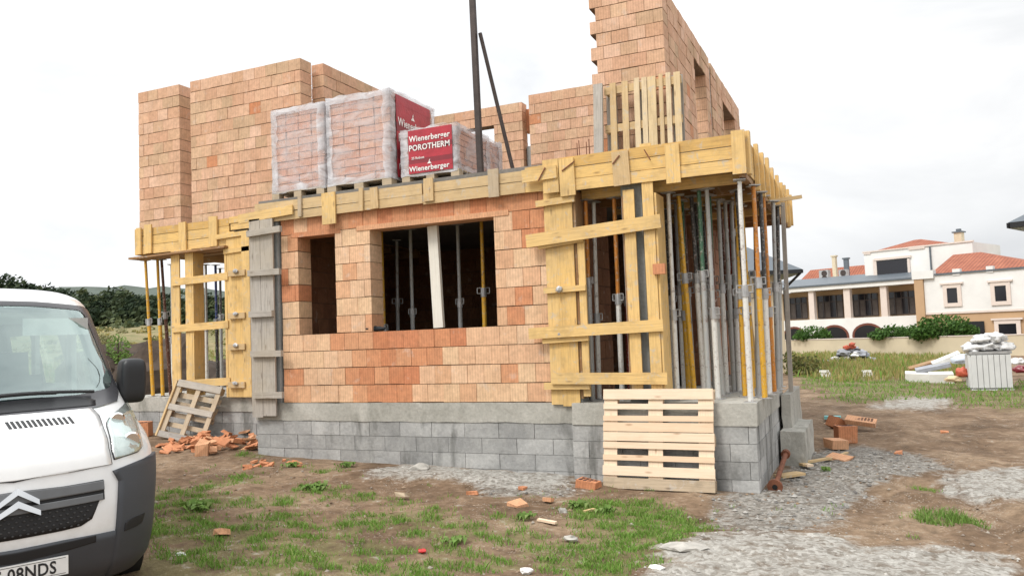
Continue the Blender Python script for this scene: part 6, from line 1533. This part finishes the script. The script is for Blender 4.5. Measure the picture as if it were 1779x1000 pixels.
hx, hy = WX(1478, 618, 43), 43.0
mb = MB(); random.seed(90)
for i in range(26):
    a = random.gauss(0, .42); r_ = random.uniform(.10, .26); hh = max(.05, .75 - abs(a) * .75) * random.random() ** .6
    mb.lump((hx + a, hy + random.uniform(-.3, .3), ground(hx, hy) + hh), r_ * random.uniform(.8, 1.5), r_, r_ * random.uniform(.5, .9), 2, .6, i + 90, None, random.choice((0, 0, 0, 1, 2)), 2.4)
tag(mb.build('rubbish_heap', [M['tarp'], M['bag'], M['vdark']]), 'heap of grey rags and cement bags against the yard wall', 'rubbish heap')
mb = MB(); zt_ = ground(hx, hy) + .72
for i in range(4): mb.lump((hx + random.uniform(-.2, .15), hy - .2 + random.uniform(-.1, .1), zt_ + random.uniform(-.1, .12)), .16, .14, .10, 2, .6, i + 190, None, 0, 2.4)
tag(mb.build('plastic_bag', M['orange_pl']), 'torn orange bag on top of the grey rubbish heap by the wall', 'bag')
for (px, py, lab) in ((1508, 650, 'small white foam block on the far grass, right one of two'), (1434, 650, 'small white foam block on the far grass near the porch')):
    q = G(px, py + 4); mb = MB(); mb.box(q.x - .16, q.x + .16, q.y, q.y + .2, q.z - .02, q.z + .14); mb.box(q.x - .19, q.x + .12, q.y - .02, q.y + .18, q.z + .143, q.z + .22); tag(mb.build('foam_block', M['foam']), lab, 'foam block')
# ---------------------------------------------------------------- world, sun, view
w = bpy.data.worlds.new('World'); SC.world = w; w.use_nodes = True; nt = w.node_tree; nt.nodes.clear()
out = nt.nodes.new('ShaderNodeOutputWorld'); bg = nt.nodes.new('ShaderNodeBackground'); nt.links.new(bg.outputs[0], out.inputs[0])
sky = nt.nodes.new('ShaderNodeTexSky'); sky.sky_type = 'NISHITA'; sky.sun_disc = False; SE, SR = math.radians(50), math.radians(205)
sky.sun_elevation = SE; sky.sun_rotation = SR; sky.air_density = 1; sky.dust_density = 2
hs = nt.nodes.new('ShaderNodeHueSaturation'); hs.inputs['Saturation'].default_value = .12; nt.links.new(sky.outputs[0], hs.inputs['Color'])
tc = nt.nodes.new('ShaderNodeTexCoord'); mp = nt.nodes.new('ShaderNodeMapping'); mp.inputs['Scale'].default_value = (1, 1, 2.6); nt.links.new(tc.outputs['Generated'], mp.inputs[0])
cn = noisef(nt, mp.outputs[0], 2.1, 6, .55, .4)
sx_ = nt.nodes.new('ShaderNodeSeparateXYZ'); nt.links.new(tc.outputs['Generated'], sx_.inputs[0])
# cloud deck: pale grey to white, brighter towards the zenith as under real overcast
deck = ramp(nt, cn, [(.36, (6.3, 6.45, 6.65)), (.50, (7.6, 7.7, 7.8)), (.62, (8.9, 8.9, 8.9))])
side = ramp(nt, mth(nt, 'ADD', mth(nt, 'MULTIPLY', sx_.outputs['X'], .5), .5), [(.12, 1.12), (.38, 1.06), (.50, .93), (.62, .88)]); deck = mix(nt, 1.0, deck, side, 'MULTIPLY')
zen = ramp(nt, sx_.outputs['Z'], [(0.0, .98), (.30, 1.02), (.60, 1.7), (1.0, 2.0)])
deck = mix(nt, 1.0, deck, zen, 'MULTIPLY')
cc = mix(nt, .88, hs.outputs[0], deck); nt.links.new(cc, bg.inputs['Color']); bg.inputs['Strength'].default_value = .11
sd = bpy.data.lights.new('sun', 'SUN'); so = bpy.data.objects.new('sun', sd); COL.objects.link(so); sd.energy = 1.5; sd.angle = math.radians(14); sd.color = (1, .965, .91)
az = math.radians(205)  # from behind the camera, slightly left
dirv = Vector((math.sin(az) * math.cos(SE), math.cos(az) * math.cos(SE), math.sin(SE)))
so.rotation_euler = dirv.to_track_quat('Z', 'Y').to_euler(); so.location = dirv * 50
SC.view_settings.view_transform = 'Standard'; SC.view_settings.look = 'None'; SC.view_settings.exposure = .35; SC.view_settings.gamma = 1; SC.view_settings.use_curve_mapping = False
SC.cycles.max_bounces = 8; SC.cycles.diffuse_bounces = 2; SC.cycles.transparent_max_bounces = 12; SC.cycles.use_denoising = True
